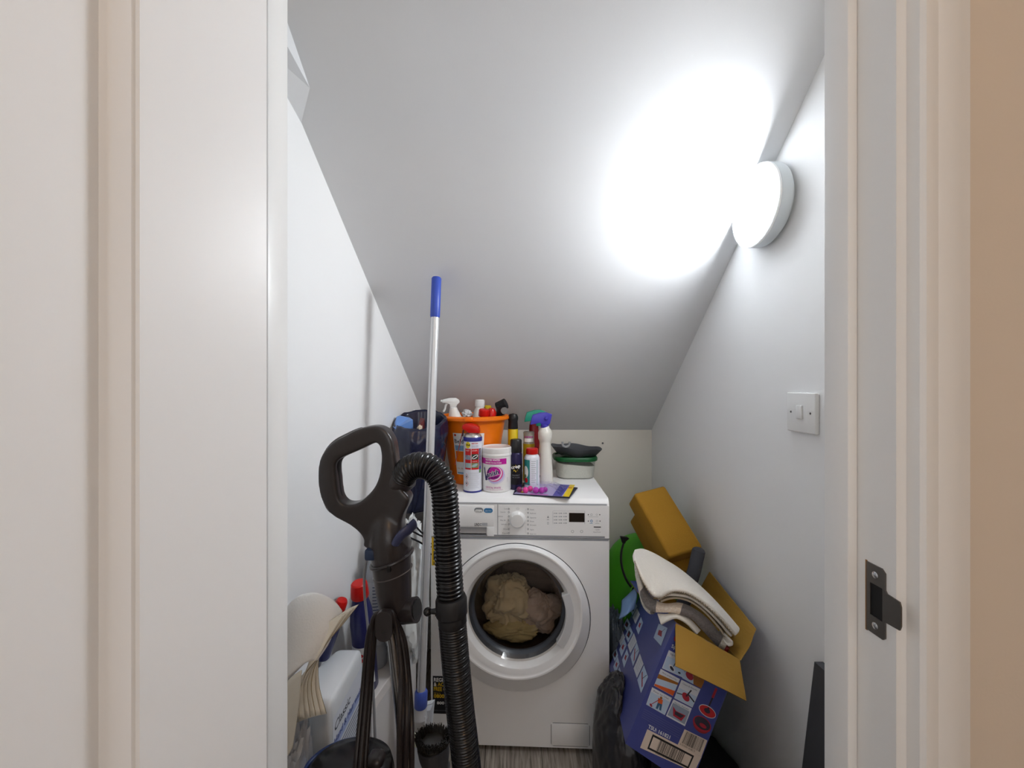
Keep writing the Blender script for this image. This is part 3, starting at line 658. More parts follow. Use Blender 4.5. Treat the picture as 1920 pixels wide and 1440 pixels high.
# ---- blue lubricant can
x, y, r = W(886.5, 900, 1.452).x, 1.452, .0335
wd = thing('spray_can', 'white and blue aerosol lubricant can with red nozzle and thin straw', 'spray can', (x, y, TOP))
M_navy = mat('navy_ink', '#2b2f86', .35); M_red = mat('red_ink', '#c8161c', .35); M_yel = mat('yellow_ink', '#ead222', .35)
mesh('can', *lathe_at([(.031, .0), (r, .003), (r, .194)], x, y, TOP, 48), mat('can_white', '#e6e8f2', .3, spec=.6), wd)
mesh('bottom_ring', *lathe_at([(.0305, 0), (r+.0006, .0015), (r+.0006, .006), (r, .0065)], x, y, TOP, 48, False), M_navy, wd)
mesh('shoulder', *lathe_at([(r+.0004, .182), (r+.0006, .1945), (r-.001, .197)], x, y, TOP, 48, False), M_navy, wd)
mesh('dome', *lathe_at([(r-.001, .197), (.031, .201), (.026, .207), (.0215, .210), (.0215, .214)], x, y, TOP, 48), mat('tin', '#cfcdc4', .3, .8), wd)
V, F = prism([(-.0335, .012), (-.0375, .02), (-.036, .028), (-.026, .0325), (-.006, .033), (.014, .027), (.024, .020), (.0265, .0), (-.012, 0), (-.02, .004), (-.026, .010)], (x, y, TOP+.211), (1, 0, 0), (0, 0, 1), (0, 1, 0), -.0235, .0235)
o = mesh('nozzle', V, F, mat('red_cap', '#c8140f', .3), wd, smooth=False); mod(o, 'BEVEL', width=.0065, segments=4, limit_method='ANGLE', angle_limit=.4); [setattr(p, 'use_smooth', True) for p in o.data.polygons]
mesh('straw', *tube([Vector((x-.034, y-.004, TOP+.226)), W(853, 872, 1.42)], .0014, 8), mat('straw_red', '#8e2b22', .35), wd)
mesh('straw_holder', *tube([Vector((x-.0335, y-.004, TOP+.222)), Vector((x-.037, y-.004, TOP+.198))], .0026, 8), mat('rim_grey', '#4a4f58', .3), wd)
lb = Label(Can(x, y, TOP, r), .0003)
lb.ell(-.0185, .170, .0095, .0115, M_yel, 1); lb.rect(-.027, -.0105, .1655, .1745, M_navy, 0, 5); lb.text('WD-40', -.0265, .1665, .0068, M_black, 2, wid=.0165, bold=.05)
lb.text('SMART STRAW', -.004, .1735, .0042, M_red, 1, wid=.024, bold=.03); lb.text('Sprays 2 ways', -.004, .1665, .003, M_navy, 1, wid=.024); lb.text('MULTI-USE PRODUCT', -.004, .1615, .0026, M_navy, 1, wid=.024)
lb.rect(-.031, .023, .083, .157, M_red, 0, 14)
for a, b, c, d, m in ((-.029, -.0075, .118, .134, mat('pic_grey', '#8d94a6', .5)), (-.004, .021, .118, .138, mat('pic_green', '#31463a', .5)), (-.029, -.0075, .089, .106, mat('pic_pale', '#a7c2c4', .5)), (-.004, .021, .089, .107, mat('pic_olive', '#7f8a5c', .5))): lb.rect(a, b, c, d, m, 1, 7)
lb.rect(-.0066, -.0050, .083, .157, M_white, 2, 2); lb.ell(.008, .128, .012, .0055, M_white, 2, a=.5); lb.ell(.008, .128, .010, .003, M_black, 3, a=.5); lb.line([(-.026, .131), (-.010, .121)], .004, M_navy, 2); lb.line([(-.027, .122), (-.014, .133)], .003, M_white, 2)
lb.ell(.007, .098, .011, .005, mat('pic_pale', '#a7c2c4', .5), 2, a=.35); lb.text('STOPS', -.002, .148, .0045, M_white, 1, wid=.018); lb.text('RUST', -.027, .148, .0045, M_white, 1, wid=.015); lb.text('CLEANS', -.002, .1105, .003, M_white, 1, wid=.018)
lb.rect(.0245, .0345, .07, .157, M_navy, 0, 5); lb.rect(.025, .034, .07, .083, mat('pic_ltgreen', '#5c9a3c', .5), 1, 5); lb.text('PROTECTS METAL', .0275, .155, .004, M_yel, 1, wid=.062, a=-pi/2)
for k in range(14): lb.rect(-.018+(.003 if k % 4 == 3 else 0), .026-(k*7 % 5)*.002, .072-k*.0042, .0727-k*.0042, g2, 0, 6)
lb.line([(-.0235, .068), (-.0165, .0575), (-.0235, .047), (-.0305, .0575), (-.0235, .068)], .0011, M_red, 0); lb.line([(-.0235, .044), (-.0165, .0335), (-.0235, .023), (-.0305, .0335), (-.0235, .044)], .0011, M_red, 0); lb.ell(-.0235, .0335, .002, .004, M_black, 1); lb.ell(-.0235, .0575, .002, .004, M_black, 1)
lb.build('printed_label', wd)

# ---- big tub
x, y, r = W(931, 900, 1.472).x, 1.472, .0535
tb = thing('tub', 'round white stain remover tub with pink band and white lid', 'tub', (x, y, TOP))
M_tub = mat('tub_white', '#f0efee', .32)
mesh('body', *lathe_at([(.048, 0), (.052, .002), (r, .006), (r, .130)], x, y, TOP, 56), M_tub, tb)
mesh('lid', *lathe_at([(r+.001, .128), (r+.0022, .1295), (r+.0022, .136), (r+.0012, .138), (r+.0018, .140), (r+.0016, .156), (r-.001, .1585), (r-.004, .1575), (r-.006, .155), (.0001, .155)], x, y, TOP, 56), M_tub, tb)
M_mag = mat('magenta_ink', '#c4169c', .4); M_pur = mat('purple_ink', '#2c1f5e', .4); M_lil = mat('lilac_ink', '#c9bfe8', .4)
lb = Label(Can(x, y, TOP, r), .0004)
lb.rect(-.075, .0385, .101, .1215, M_mag, 0, 24); lb.text('WHITER WHITES', -.044, .1135, .0062, M_white, 1, wid=.056, bold=.03); lb.text('REMOVES TOUGH STAINS', -.044, .1045, .0048, M_white, 1, wid=.062, bold=.02)
lb.ell(-.004, .064, .034, .029, M_lil, 0, a=.35, hole=.8); lb.ell(-.006, .067, .030, .026, mat('pink_ink', '#d94a8c', .4), 1, a=.3); lb.ell(-.009, .0685, .0285, .0245, mat('white_ring', '#f3eef4', .4), 2, a=.3); lb.ell(-.011, .070, .0265, .0225, M_mag, 3, a=.3)
lb.poly([(-.045, .045), (-.003, .0495), (.013, .062), (.011, .069), (-.03, .057), (-.044, .053)], M_white, 4)
lb.text('anish', -.036, .0545, .0165, M_white, 5, wid=.047, a=.30, bold=.075, sk=.15); lb.text('anish', -.036, .0545, .0165, M_pur, 6, wid=.047, a=.30, bold=.03, sk=.15)
lb.poly([(-.052, .089), (-.047, .087), (-.040, .058), (-.028, .088), (-.017, .0935), (-.026, .083), (-.037, .043), (-.043, .043)], M_pur, 5)
lb.text('Oxi Action', -.037, .0445, .0085, M_pur, 6, wid=.046, a=.24, bold=.03, sk=.15)
for k in range(3): lb.ell(.004, .052, .030-.003*k, .019-.002*k, M_lil, 0, a=.4, hole=.96)
lb.text('CRYSTAL WHITE', -.043, .0155, .0062, M_mag, 1, wid=.058, bold=.01); lb.text('Laundry stain remover and whitener', -.043, .0105, .0028, M_mag, 1, wid=.066)
lb.text('1.4 kg Net', .044, .035, .003, g1, 1, a=pi/2)
lb.build('printed_label', tb)

# ---- yellow can with black spray head
x, y = W(960, 900, 1.60).x+.004, 1.60
yc = thing('spray_can', 'tall slim yellow can with rounded black cap behind the purple can', 'spray can', (x, y, TOP))
mesh('can', *lathe_at([(.018, 0), (.0205, .003), (.0205, .204), (.018, .209)], x, y, TOP), mat('can_yellow', '#dcc01a', .35), yc)
mesh('cap', *lathe_at([(.0195, .208), (.020, .211), (.0185, .238), (.0205, .247), (.0205, .255), (.016, .266), (.0001, .270)], x, y, TOP), mat('black_rubber', '#1b1b1e', .45, bump=.2, bscale=200), yc)
lb = Label(Can(x, y, TOP, .0205), .0003); lb.rect(-.03, .03, .02, .12, M_black, 0, 10); lb.build('dark_band', yc)
# ---- purple can
x, y = W(967.5, 900, 1.478).x, 1.478
pc = thing('spray_can', 'dark purple aerosol can with black cap and white lettering', 'spray can', (x, y, TOP))
M_pcan = mat('can_purple', '#271f4a', .3, .3)
mesh('can', *lathe_at([(.021, 0), (.023, .003), (.023, .128), (.021, .134), (.019, .136)], x, y, TOP), M_pcan, pc)
mesh('cap', *lathe_at([(.0215, .136), (.022, .138), (.0215, .179), (.019, .183), (.0001, .1835)], x, y, TOP), mat('black_plastic', '#17171a', .35), pc)
lb = Label(Can(x, y, TOP, .023), .0004); lb.rect(-.034, .034, .02, .095, mat('can_black', '#0f0e16', .3), 0, 16)
pts = []
for k in range(16): rr = .012 if k % 2 == 0 else .007; pts.append((-.001+rr*cos(k*pi/8), .079+rr*1.2*sin(k*pi/8)))
lb.poly(pts, mat('splat_yellow', '#e3c33a', .4), 1); lb.text('crep', -.019, .0755, .013, M_black, 2, wid=.038, a=.22, bold=.10); lb.text('crep', -.018, .0765, .0115, M_white, 3, wid=.036, a=.22, bold=.03)
lb.text('PROTECT', -.014, .052, .005, g1, 1, wid=.028); lb.text('rain & stain', -.014, .045, .004, g1, 1, wid=.028); lb.build('printed_label', pc)
# ---- amber bottle
x, y = W(991.5, 900, 1.60).x, 1.60
am = thing('bottle', 'amber liquid bottle with clear cap behind the small red-capped bottle', 'bottle', (x, y, TOP))
mesh('body', *lathe_at([(.021, 0), (.023, .003), (.023, .150), (.0215, .156), (.0215, .185), (.0225, .194), (.018, .198)], x, y, TOP), mat('clear_shell', '#d8d3c8', .12, trans=.55), am)
mesh('liquid', *lathe_at([(.0205, .003), (.0234, .006), (.0234, .150), (.0001, .151)], x, y, TOP), mat('amber_liquid', '#b89a1e', .2), am)
lb = Label(Can(x, y, TOP, .0218), .0009); lb.rect(-.019, .019, .158, .172, M_white, 0, 10)
for k in range(4): lb.poly([(-.017+k*.009, .180), (-.010+k*.009, .180), (-.0135+k*.009, .172)], M_mag, 1)
lb.build('printed_label', am)
# ---- white bottle with red cap
x, y = W(997.5, 900, 1.482).x, 1.482
rc = thing('bottle', 'small white bottle with red screw cap and teal label behind the blister pack', 'bottle', (x, y, TOP))
mesh('body', *lathe_at([(.026, 0), (.0285, .003), (.0285, .114), (.026, .122), (.021, .127), (.019, .130)], x, y, TOP), mat('can_white', '#e6e8f2', .3, spec=.6), rc)
mesh('cap', *lathe_at([(.0215, .129), (.0225, .131), (.0222, .147), (.020, .1495), (.0001, .150)], x, y, TOP), mat('red_cap', '#c8140f', .3), rc)
M_teal = mat('teal_ink', '#2f8f8c', .4)
lb = Label(Can(x, y, TOP, .0285), .0003); lb.rect(-.04, -.008, .018, .110, M_teal, 0, 8); lb.ell(-.026, .065, .012, .022, M_white, 1); lb.ell(-.024, .035, .008, .009, M_red, 2); lb.ell(-.028, .05, .006, .006, mat('pic_olive', '#7f8a5c', .5), 2)
lb.rect(.019, .021, .018, .110, M_teal, 0, 1)
for k in range(11): lb.rect(-.003, .015-(k % 3)*.002, .104-k*.0075, .1065-k*.0075, g2, 0, 3)
lb.build('printed_label', rc)
# ---- red trigger bottle at the back, white trigger bottle in front of it
x, y = W(1001, 900, 1.66).x, 1.66
rb = thing('spray_bottle', 'dark red spray bottle with teal trigger head hidden behind the tall white bottle', 'spray bottle', (x, y, TOP))
mesh('body', *lathe_at([(.026, 0), (.029, .004), (.029, .12), (.022, .17), (.019, .215), (.014, .235)], x, y, TOP), mat('bottle_red', '#7d0f16', .3), rb)
shell_head(rb, x+.020, y-.004, TOP+.229, mat('teal_head', '#1c9a80', .3), 1.05)
x, y = W(1022, 900, 1.555).x, 1.555
wb = thing('spray_bottle', 'tall white bottle with violet blue trigger head beside the green-lidded tub', 'spray bottle', (x, y, TOP))
mesh('body', *lathe_at([(.027, 0), (.030, .004), (.0295, .05), (.0245, .12), (.0215, .158), (.0225, .166), (.0265, .174), (.0275, .198), (.025, .206), (.0165, .218), (.015, .228)], x, y, TOP), mat('bottle_ivory', '#eceae2', .32), wb)
shell_head(wb, x-.001, y, TOP+.228, mat('violet_head', '#463fb4', .3), 1.0)
lb = Label(Can(x, y, TOP, .0305, .024, .16), .0006); lb.ell(-.027, .04, .007, .018, M_pur, 0); lb.ell(-.027, .04, .004, .012, M_white, 1, hole=.7); lb.text('VIAKAL', -.0245, .072, .006, M_mag, 0, wid=.05, a=pi/2, bold=.03); lb.build('printed_label', wb)

# ---- green-lidded tub of powder with a grey dish on it
x, y = W(1077, 880, 1.685).x, 1.685
gt = thing('food_container', 'clear tub of white powder with dark green lid on the right of the washing machine', 'container', (x, y, TOP))
def rr_loft(levels, x, y, z, k=8):
    V = []; n = None
    for w_, d_, r_, h in levels:
        P = rrect(-w_, w_, -d_, d_, r_, k); n = len(P); V += [(x+a, y+b, z+h) for a, b in P]
    F = [(j*n+i, j*n+(i+1) % n, (j+1)*n+(i+1) % n, (j+1)*n+i) for j in range(len(levels)-1) for i in range(n)]
    return V, F+[tuple(range(n))[::-1], tuple((len(levels)-1)*n+i for i in range(n))]
mesh('tub', *rr_loft([(.070, .058, .035, .0), (.075, .063, .04, .004), (.083, .070, .045, .075)], x, y, TOP), thin_glass('tub_clear', (.86, .88, .87, 1), .15), gt)
V, F = rr_loft([(.069, .057, .035, .002), (.074, .062, .039, .005), (.0785, .0655, .042, .045)], x, y, TOP)
V = [Vector(v)+Vector((0, 0, (.012-.10*(v[0]-x)) if v[2]-TOP > .03 else 0)) for v in V]
mesh('powder', V, F, mat('white_powder', '#e9e7e0', .9, bump=.8, bscale=250, var=.06, vscale=200), gt)
mesh('lid', *rr_loft([(.086, .073, .046, .072), (.090, .077, .05, .074), (.0905, .0775, .05, .084), (.087, .074, .047, .089), (.081, .068, .042, .089), (.08, .067, .042, .084)], x, y, TOP), mat('lid_green', '#0b5a2c', .4), gt)
# dish: shallow grey with a clear notch
x2 = x+.006; z2 = TOP+.0895
ds = thing('dish', 'dark grey shallow plastic dish resting on the green lid', 'dish', (x2, y, z2))
V, F = lathe_at([(.0001, .002), (.07, .0), (.085, .008), (.104, .030), (.107, .034), (.103, .034), (.083, .012), (.069, .005), (.0001, .006)], x2, y, z2, 56, False, ry=.07)
V = [Vector((v.x, y+(v.y-y)*.72, v.z+.003*sin(5*atan2(v.y-y, v.x-x2)))) for v in V]
mesh('bowl', V, F, mat('dish_grey', '#4b4d53', .5), ds)
nt_ = W(1061, 833, 1.60)
mesh('clip', *tube(cr([nt_+Vector((-.014, 0, .010)), nt_+Vector((-.012, 0, -.004)), nt_+Vector((0, 0, -.010)), nt_+Vector((.012, 0, -.004)), nt_+Vector((.016, 0, .010))], 5), .0045, 10), mat('clip_clear', '#b9bcbf', .15, trans=.4), ds)

# ---- pink blister pack lying in front
bl = thing('blister_pack', 'clear and purple blister pack with pink balls lying at the front of the washing machine', 'blister pack', (.09, 1.42, TOP))
def T(px, py, h=0): d = ray(px, py); t = (TOP+h-CAMH)/d.z; return Vector((0, 0, CAMH))+d*t
c4 = [T(962, 926, .004), T(1068, 934, .004), T(1083, 914, .006), T(972, 903, .003)]; c4[1].z += .003
nx = (c4[2]-c4[0]).cross(c4[3]-c4[1]).normalized()
vf = ([p-Vector((0, 0, .0035)) for p in c4]+[p for p in c4], [(0, 1, 2, 3), (4, 5, 6, 7), (0, 1, 5, 4), (1, 2, 6, 5), (2, 3, 7, 6), (3, 0, 4, 7)])
mesh('card', *vf, mat('card_navy', '#23243c', .5), bl, smooth=False)
ex = (c4[1]-c4[0]).normalized(); n_ = (c4[1]-c4[0]).cross(c4[3]-c4[0]).normalized(); ey = n_.cross(ex)
lb = Label(Plane(c4[0], ex, ey, n_), .0006); WX = (c4[1]-c4[0]).length; WY = (c4[3]-c4[0]).length
lb.quad([(.002, .002), (WX-.003, .002), (WX*.99, WY*.93), (.014, WY*.95)], mat('pack_lilac', '#b9b2dc', .35), 0)
lb.quad([(WX*.70, .004), (WX*.86, .004), (WX*.90, WY*.9), (WX*.72, WY*.9)], mat('pack_violet', '#4b47a8', .35), 1)
lb.quad([(WX*.88, .002), (WX-.002, .002), (WX*.995, WY*.94), (WX*.90, WY*.94)], mat('pack_yellow', '#f0cf1c', .35), 2)
lb.text('30', WX*.90, WY*.72, .013, M_red, 3, a=-pi/2, bold=.04); lb.line([(WX*.3, .006), (WX*.62, .010)], .006, M_mag, 1); lb.ell(WX*.14, .03, .016, .012, mat('pack_yellow', '#f0cf1c', .35), 1)
lb.build('printed_front', bl)
M_pink = mat('pink_ball', '#e8439a', .3); M_purb = mat('purple_ball', '#b63fae', .3)
for (u, v, r_, m) in ((.035, .020, .0105, M_pink), (.066, .024, .0115, M_purb), (.084, .026, .011, M_purb), (.045, .042, .010, M_pink), (.015, .022, .010, mat('maroon_ball', '#7c2a56', .3)), (.092, .042, .009, M_purb)):
    c = c4[0]+ex*u*1.15+ey*v+n_*(.0105); mesh('gel_ball', *sphere(c, r_, 18, 12), m, bl)
def bub(u, v):
    q = c4[0].lerp(c4[1], .02+.80*u).lerp(c4[3].lerp(c4[2], .05+.78*u), .06+.88*v); e = min(1, 5*min(u, 1-u, v, 1-v)); k = noise.noise(Vector((u*9, v*7, 2)))*.006+noise.noise(Vector((u*23, v*19, 5)))*.003
    return q+n_*(.001+e*(.021+k))
V = [bub(i/34, j/20) for j in range(21) for i in range(35)]
mesh('clear_bubble', V, [(j*35+i, j*35+i+1, (j+1)*35+i+1, (j+1)*35+i) for j in range(20) for i in range(34)], thin_glass('bubble_clear', (.95, .94, .97, 1), .08), bl, smooth=False)
#@@PART3
# ------------------------------------------------------------------ left side: things between the wall and the machine
# white box against the wall
b0, b1 = Vector((-.374, 1.065, 0)), Vector((-.318, 1.325, 0)); BT = .4
bw = thing('storage_box', 'low white box standing against the left wall behind the vacuum cleaner', 'box', (-.40, 1.2, 0))
c_ = [Vector((xl(1.065)+.006, 1.065, 0)), b0, b1, Vector((xl(1.325)+.006, 1.325, 0))]
def slab(c, z0, z1): n = len(c); return [Vector((p.x, p.y, z)) for z in (z0, z1) for p in c], [tuple(range(n))[::-1], tuple(range(n, 2*n))]+[(i, (i+1) % n, n+(i+1) % n, n+i) for i in range(n)]
M_bx = mat('white_carton', '#e4e2e2', .6)
o = mesh('box_body', *slab(c_, 0, BT-.03), M_bx, bw, smooth=False)
cc = sum(c_, Vector())/4; c2 = [cc+(p-cc)*1.0+Vector((0, 0, 0)) for p in c_]; c2[1] = c2[1]+Vector((.004, -.004, 0)); c2[2] = c2[2]+Vector((.004, .002, 0))
o = mesh('box_lid', *slab(c2, BT-.032, BT), mat('lid_white', '#efe9e6', .5), bw, smooth=False); mod(o, 'BEVEL', width=.002, segments=2)

# white plastic bag with dark cords, standing on the box
vf = blob((-.322, 1.235, .605), (.048, .105, .20), 72, 60, .42, 2.2, 21, sq=3)
V = [Vector((v.x, v.y, max(v.z, BT+.001))) for v in vf[0]]
M_bag = mat('bag_white', '#dfe3e4', .28, spec=.7, bump=.35, bscale=45)
o = mesh('plastic_bag', V, vf[1], M_bag); tag(o, 'crumpled white plastic bag behind the vacuum handle left of the mop pole', 'bag')
for k, (p0, p1, p2) in enumerate((((776, 985), (790, 998), (800, 1006)), ((772, 996), (784, 1002), (800, 1012)), ((762, 1006), (782, 1014), (800, 1026)))):
    P = [W(p0[0], p0[1], 1.15), W(p1[0], p1[1], 1.165), W(p2[0]-4, p2[1]-3, 1.195), W(p2[0]+8, p2[1]+14, 1.21)]
    P = [W(p0[0]-14, p0[1]-2, 1.15)]+P
    o = mesh('cord', *tube(cr(P, 6), .0026, 8), M_black); tag(o, ('topmost', 'middle', 'lowest')[k]+' of three thin black cords lying over the white plastic bag', 'cord', 'black cords on the white bag')
# tall pale bottle on the box
x, y = -.407, 1.203
cbn = thing('bottle', 'pale grey tall bottle standing on the white box left of the vacuum handle', 'bottle', (x, y, BT))
mesh('body', *lathe_at([(.026, 0), (.030, .006), (.031, .05), (.029, .06), (.031, .07), (.031, .27), (.024, .31), (.014, .34)], x, y, BT, 40), mat('bottle_grey', '#b4bac2', .3), cbn)
mesh('cap', *lathe_at([(.016, .338), (.016, .372), (.013, .376)], x, y, BT, 24), mat('cap_grey', '#c4c8cc', .35), cbn)
lb = Label(Can(x, y, BT, .0312), .0004); lb.rect(-.035, .035, .075, .26, mat('label_silver', '#c6ccd4', .4), 0, 12)
for k in range(16): lb.rect(-.012, .028-(k % 4)*.006, .245-k*.0095, .2475-k*.0095, mat('txt_blue', '#4a5876', .5), 1, 5)
lb.build('printed_label', cbn)
# blue bottles with red caps
M_bl = mat('bottle_blue', '#23265e', .3)
base = Vector((-.402, 1.112, BT+.001)); top_ = W(673, 1092, 1.068); M_, L_ = axis(base, top_), (top_-base).length
t = thing('bottle', 'dark blue cleaner bottle with bright red cap leaning on the left wall', 'bottle', base)
mesh('body', *xf(lathe([(.027, .002), (.030, .008), (.030, .16), (.031, .20), (.028, .235), (.021, L_-.05), (.0175, L_-.038)], 40), M_), M_bl, t)
mesh('cap', *xf(lathe([(.0215, L_-.042), (.0235, L_-.038), (.0225, L_-.022), (.0222, L_-.016), (.0205, L_-.003), (.0175, L_), (.0001, L_)], 28), M_), mat('red_cap', '#c8140f', .3), t)
lb = Label(lambda u, v, h: M_ @ Vector(((.0302+h)*cos(-1.75+u/.03), (.0302+h)*sin(-1.75+u/.03), v)), .0005); lb.rect(-.045, .045, .03, .145, mat('label_white', '#eef0f2', .4), 0, 14); lb.ell(0.0, .115, .022, .016, M_red, 1); lb.text('BLEACH', -.018, .112, .008, M_white, 2, wid=.036, bold=.03)
for k in range(6): lb.rect(-.03, .03, .045+k*.008, .048+k*.008, M_navy, 1, 8)
lb.build('printed_label', t)

# ---- white jerrycan in front of the box
jc = thing('jerrycan', 'large white plastic container with blue printed label in front of the white box', 'container', (-.43, .94, 0))
A_, B_, C_, D_ = Vector((-.389, .852, 0)), Vector((-.389, 1.046, 0)), Vector((-.452, 1.046, 0)), Vector((-.478, .955, 0))
E_ = Vector((-.472, .925, 0)); G_ = Vector((-.438, .868, 0))
def soft(c, r=.012, k=4):
    out = []; n = len(c)
    for i in range(n):
        p, a, b = c[i], (c[i-1]-c[i]).normalized(), (c[(i+1) % n]-c[i]).normalized()
        for j in range(k+1): t_ = j/k; out.append((p+a*r)*(1-t_)**2+p*2*t_*(1-t_)+(p+b*r)*t_*t_)
    return out
base_ = soft([A_, B_, C_, D_, E_, G_], .014, 4); cen = sum(base_, Vector())/len(base_); n = len(base_); JT = .557
lv = [(0, .96), (.006, 1), (JT-.030, 1), (JT-.014, .975), (JT-.006, .94), (JT-.002, .88), (JT, .8)]
V = [cen+(p-cen)*s_+Vector((0, 0, z)) for z, s_ in lv for p in base_]
F = [(j*n+i, j*n+(i+1) % n, (j+1)*n+(i+1) % n, (j+1)*n+i) for j in range(len(lv)-1) for i in range(n)]+[tuple(range(n))[::-1], tuple((len(lv)-1)*n+i for i in range(n))]
M_jc = mat('jerrycan_white', '#e2e6ea', .4)
mesh('body', V, F, M_jc, jc, ang=50)
Pj = Plane((-.389, .852, 0), (0, 1, 0), (0, 0, 1), (1, 0, 0)); lb = Label(Pj, .0006)
M_lb = mat('label_cool', '#dfe4ee', .4); M_bt = mat('ink_cobalt', '#2a3f8f', .4); M_bs = mat('band_blue', '#a9b9e4', .4)
lb.rect(.015, .185, .25, .515, M_lb, 0, 1); lb.text('Classic', .022, .480, .019, mat('ink_slate', '#3a4250', .5), 1, wid=.085, bold=.015, sk=.2)
lb.rect(.015, .185, .440, .462, M_bs, 1, 1); lb.text('Hand & Hair wash', .022, .452, .0145, M_bt, 2, wid=.155, bold=.02)
for k in range(11): lb.rect(.022, .175-(k*5 % 4)*.008, .428-k*.0095, .432-k*.0095, mat('txt_slate', '#7d8698', .5), 1, 1)
lb.rect(.015, .185, .297, .304, M_bt, 1, 1); lb.text('5 litre', .03, .27, .014, M_bt, 1, wid=.06); lb.build('printed_label', jc)
bs_ = W(604, 1224, 1.0); bs_.z = JT+.004; tp_ = W(642, 1124, .995); M_, L_ = axis(bs_, tp_), (tp_-bs_).length
t = thing('bottle', 'small bottle with red cap leaning on the white container behind the paper', 'bottle', bs_)
mesh('body', *xf(lathe([(.016, 0), (.018, .004), (.018, L_-.055), (.014, L_-.035), (.011, L_-.027)], 28), M_), M_bl, t)
mesh('cap', *xf(lathe([(.0145, L_-.029), (.015, L_-.024), (.0145, L_-.006), (.012, L_-.001), (.0001, L_)], 24), M_), mat('red_cap', '#c8140f', .3), t)

# ---- bundle of paper and cloth stuffed on top of the container
M_cl = mat('towel_white', '#fafbfb', .95, bump=.5, bscale=260, sheen=.3)
M_pp = mat('paper_cream', '#f0eee4', .85, bump=.2, bscale=80, var=.05, vscale=40)
M_pe = mat('paper_edge', '#a3906a', .9)
rows = [[W(530, 1165, .86), W(552, 1126, .87), W(585, 1113, .875), W(618, 1124, .87), W(641, 1150, .86)],
        [W(528, 1200, .83), W(552, 1165, .83), W(585, 1150, .835), W(618, 1158, .835), W(632, 1172, .835)],
        [W(528, 1240, .80), W(550, 1215, .80), W(575, 1200, .805), W(600, 1196, .81), W(614, 1206, .82)],
        [W(530, 1290, .77), W(545, 1270, .775), W(560, 1255, .78), W(578, 1240, .79), W(592, 1238, .80)]]
V, F = patch(rows, 6, 6); o = mesh('folded_towel', V, F, M_cl, ang=180); mod(o, 'SOLIDIFY', thickness=.016, offset=0); mod(o, 'SUBSURF', levels=1, render_levels=1)
tag(o, 'folded white towel at the left door frame on top of the cream papers', 'towel')
fan = []
for k in range(7):
    f = k/6; g = k*.0035
    a_ = [(648-10*f, 1142+6*f), (672-16*f*f, 1134+16*f)]
    P0 = [W(640-22*f, 1150+14*f, .845-g), W(673-30*f, 1133+22*f, .85-g)]
    P1 = [W(608-12*f, 1190+14*f, .83-g), W(642-26*f, 1172+26*f, .83-g)]
    P2 = [W(588-6*f, 1226+8*f, .815-g), W(602-5*f, 1222+10*f, .815-g)]
    lowx = 612-16*k; P3 = [W(572-7*f*1.5, 1290, .80-g), W(590+8-9*k*.8, 1280+4*f, .80-g)]
    P4 = [W(556-5*k*.9, 1355-4*k, .785-g), W(612-10*k, 1338+2*k, .785-g)]
    fan.append([P0, P1, P2, P3, P4])
names = ('frontmost', 'second', 'third', 'fourth', 'fifth', 'sixth', 'rearmost')
for k, r_ in enumerate(fan):
    rows = []
    for a_, b_ in r_:
        m_ = a_.lerp(b_, .5)+Vector((0, -.004*sin(k*2.1), .002)); rows.append([a_, m_, b_])
    V, F = patch(rows, 4, 5); o = mesh('paper_sheet', V, F, [M_pp, M_pe], ang=180); o.data.materials.clear(); o.data.materials.append(M_pp); o.data.materials.append(M_pe)
    md = o.modifiers.new('solidify', 'SOLIDIFY'); md.thickness = .0016; md.offset = 0; md.material_offset_rim = 1
    tag(o, names[k]+' of the fanned cream paper sheets with brown edges on the white container', 'paper', 'cream papers on the white container')
# lower left hanging sheet and crumpled bag
rows = [[W(532, 1285, .765), W(548, 1268, .77), W(566, 1256, .775)], [W(532, 1340, .76), W(548, 1330, .765), W(563, 1300, .77)], [W(532, 1392, .755), W(545, 1385, .76), W(557, 1350, .765)], [W(532, 1420, .75), W(541, 1415, .755), W(549, 1400, .76)]]
V, F = patch(rows, 5, 5); o = mesh('paper_sheet', V, F, M_pp, ang=180); mod(o, 'SOLIDIFY', thickness=.002, offset=0); tag(o, 'cream paper sheet hanging lowest beside the left door frame', 'paper')
vf = blob(W(548, 1470, .80)+Vector((-.015, -.020, -.16)), (.05, .055, .285), 72, 60, .38, 3.2, 31, flat=.0, sq=3)
V = [Vector((min(max(v.x, xl(v.y)+.004), -.408), v.y, max(v.z, .001))) for v in vf[0]]
o = mesh('plastic_bag', V, vf[1], mat('bag_grey', '#c9ced6', .25, spec=.7, bump=.4, bscale=40)); tag(o, 'crumpled pale grey plastic bag low beside the left door frame', 'bag')

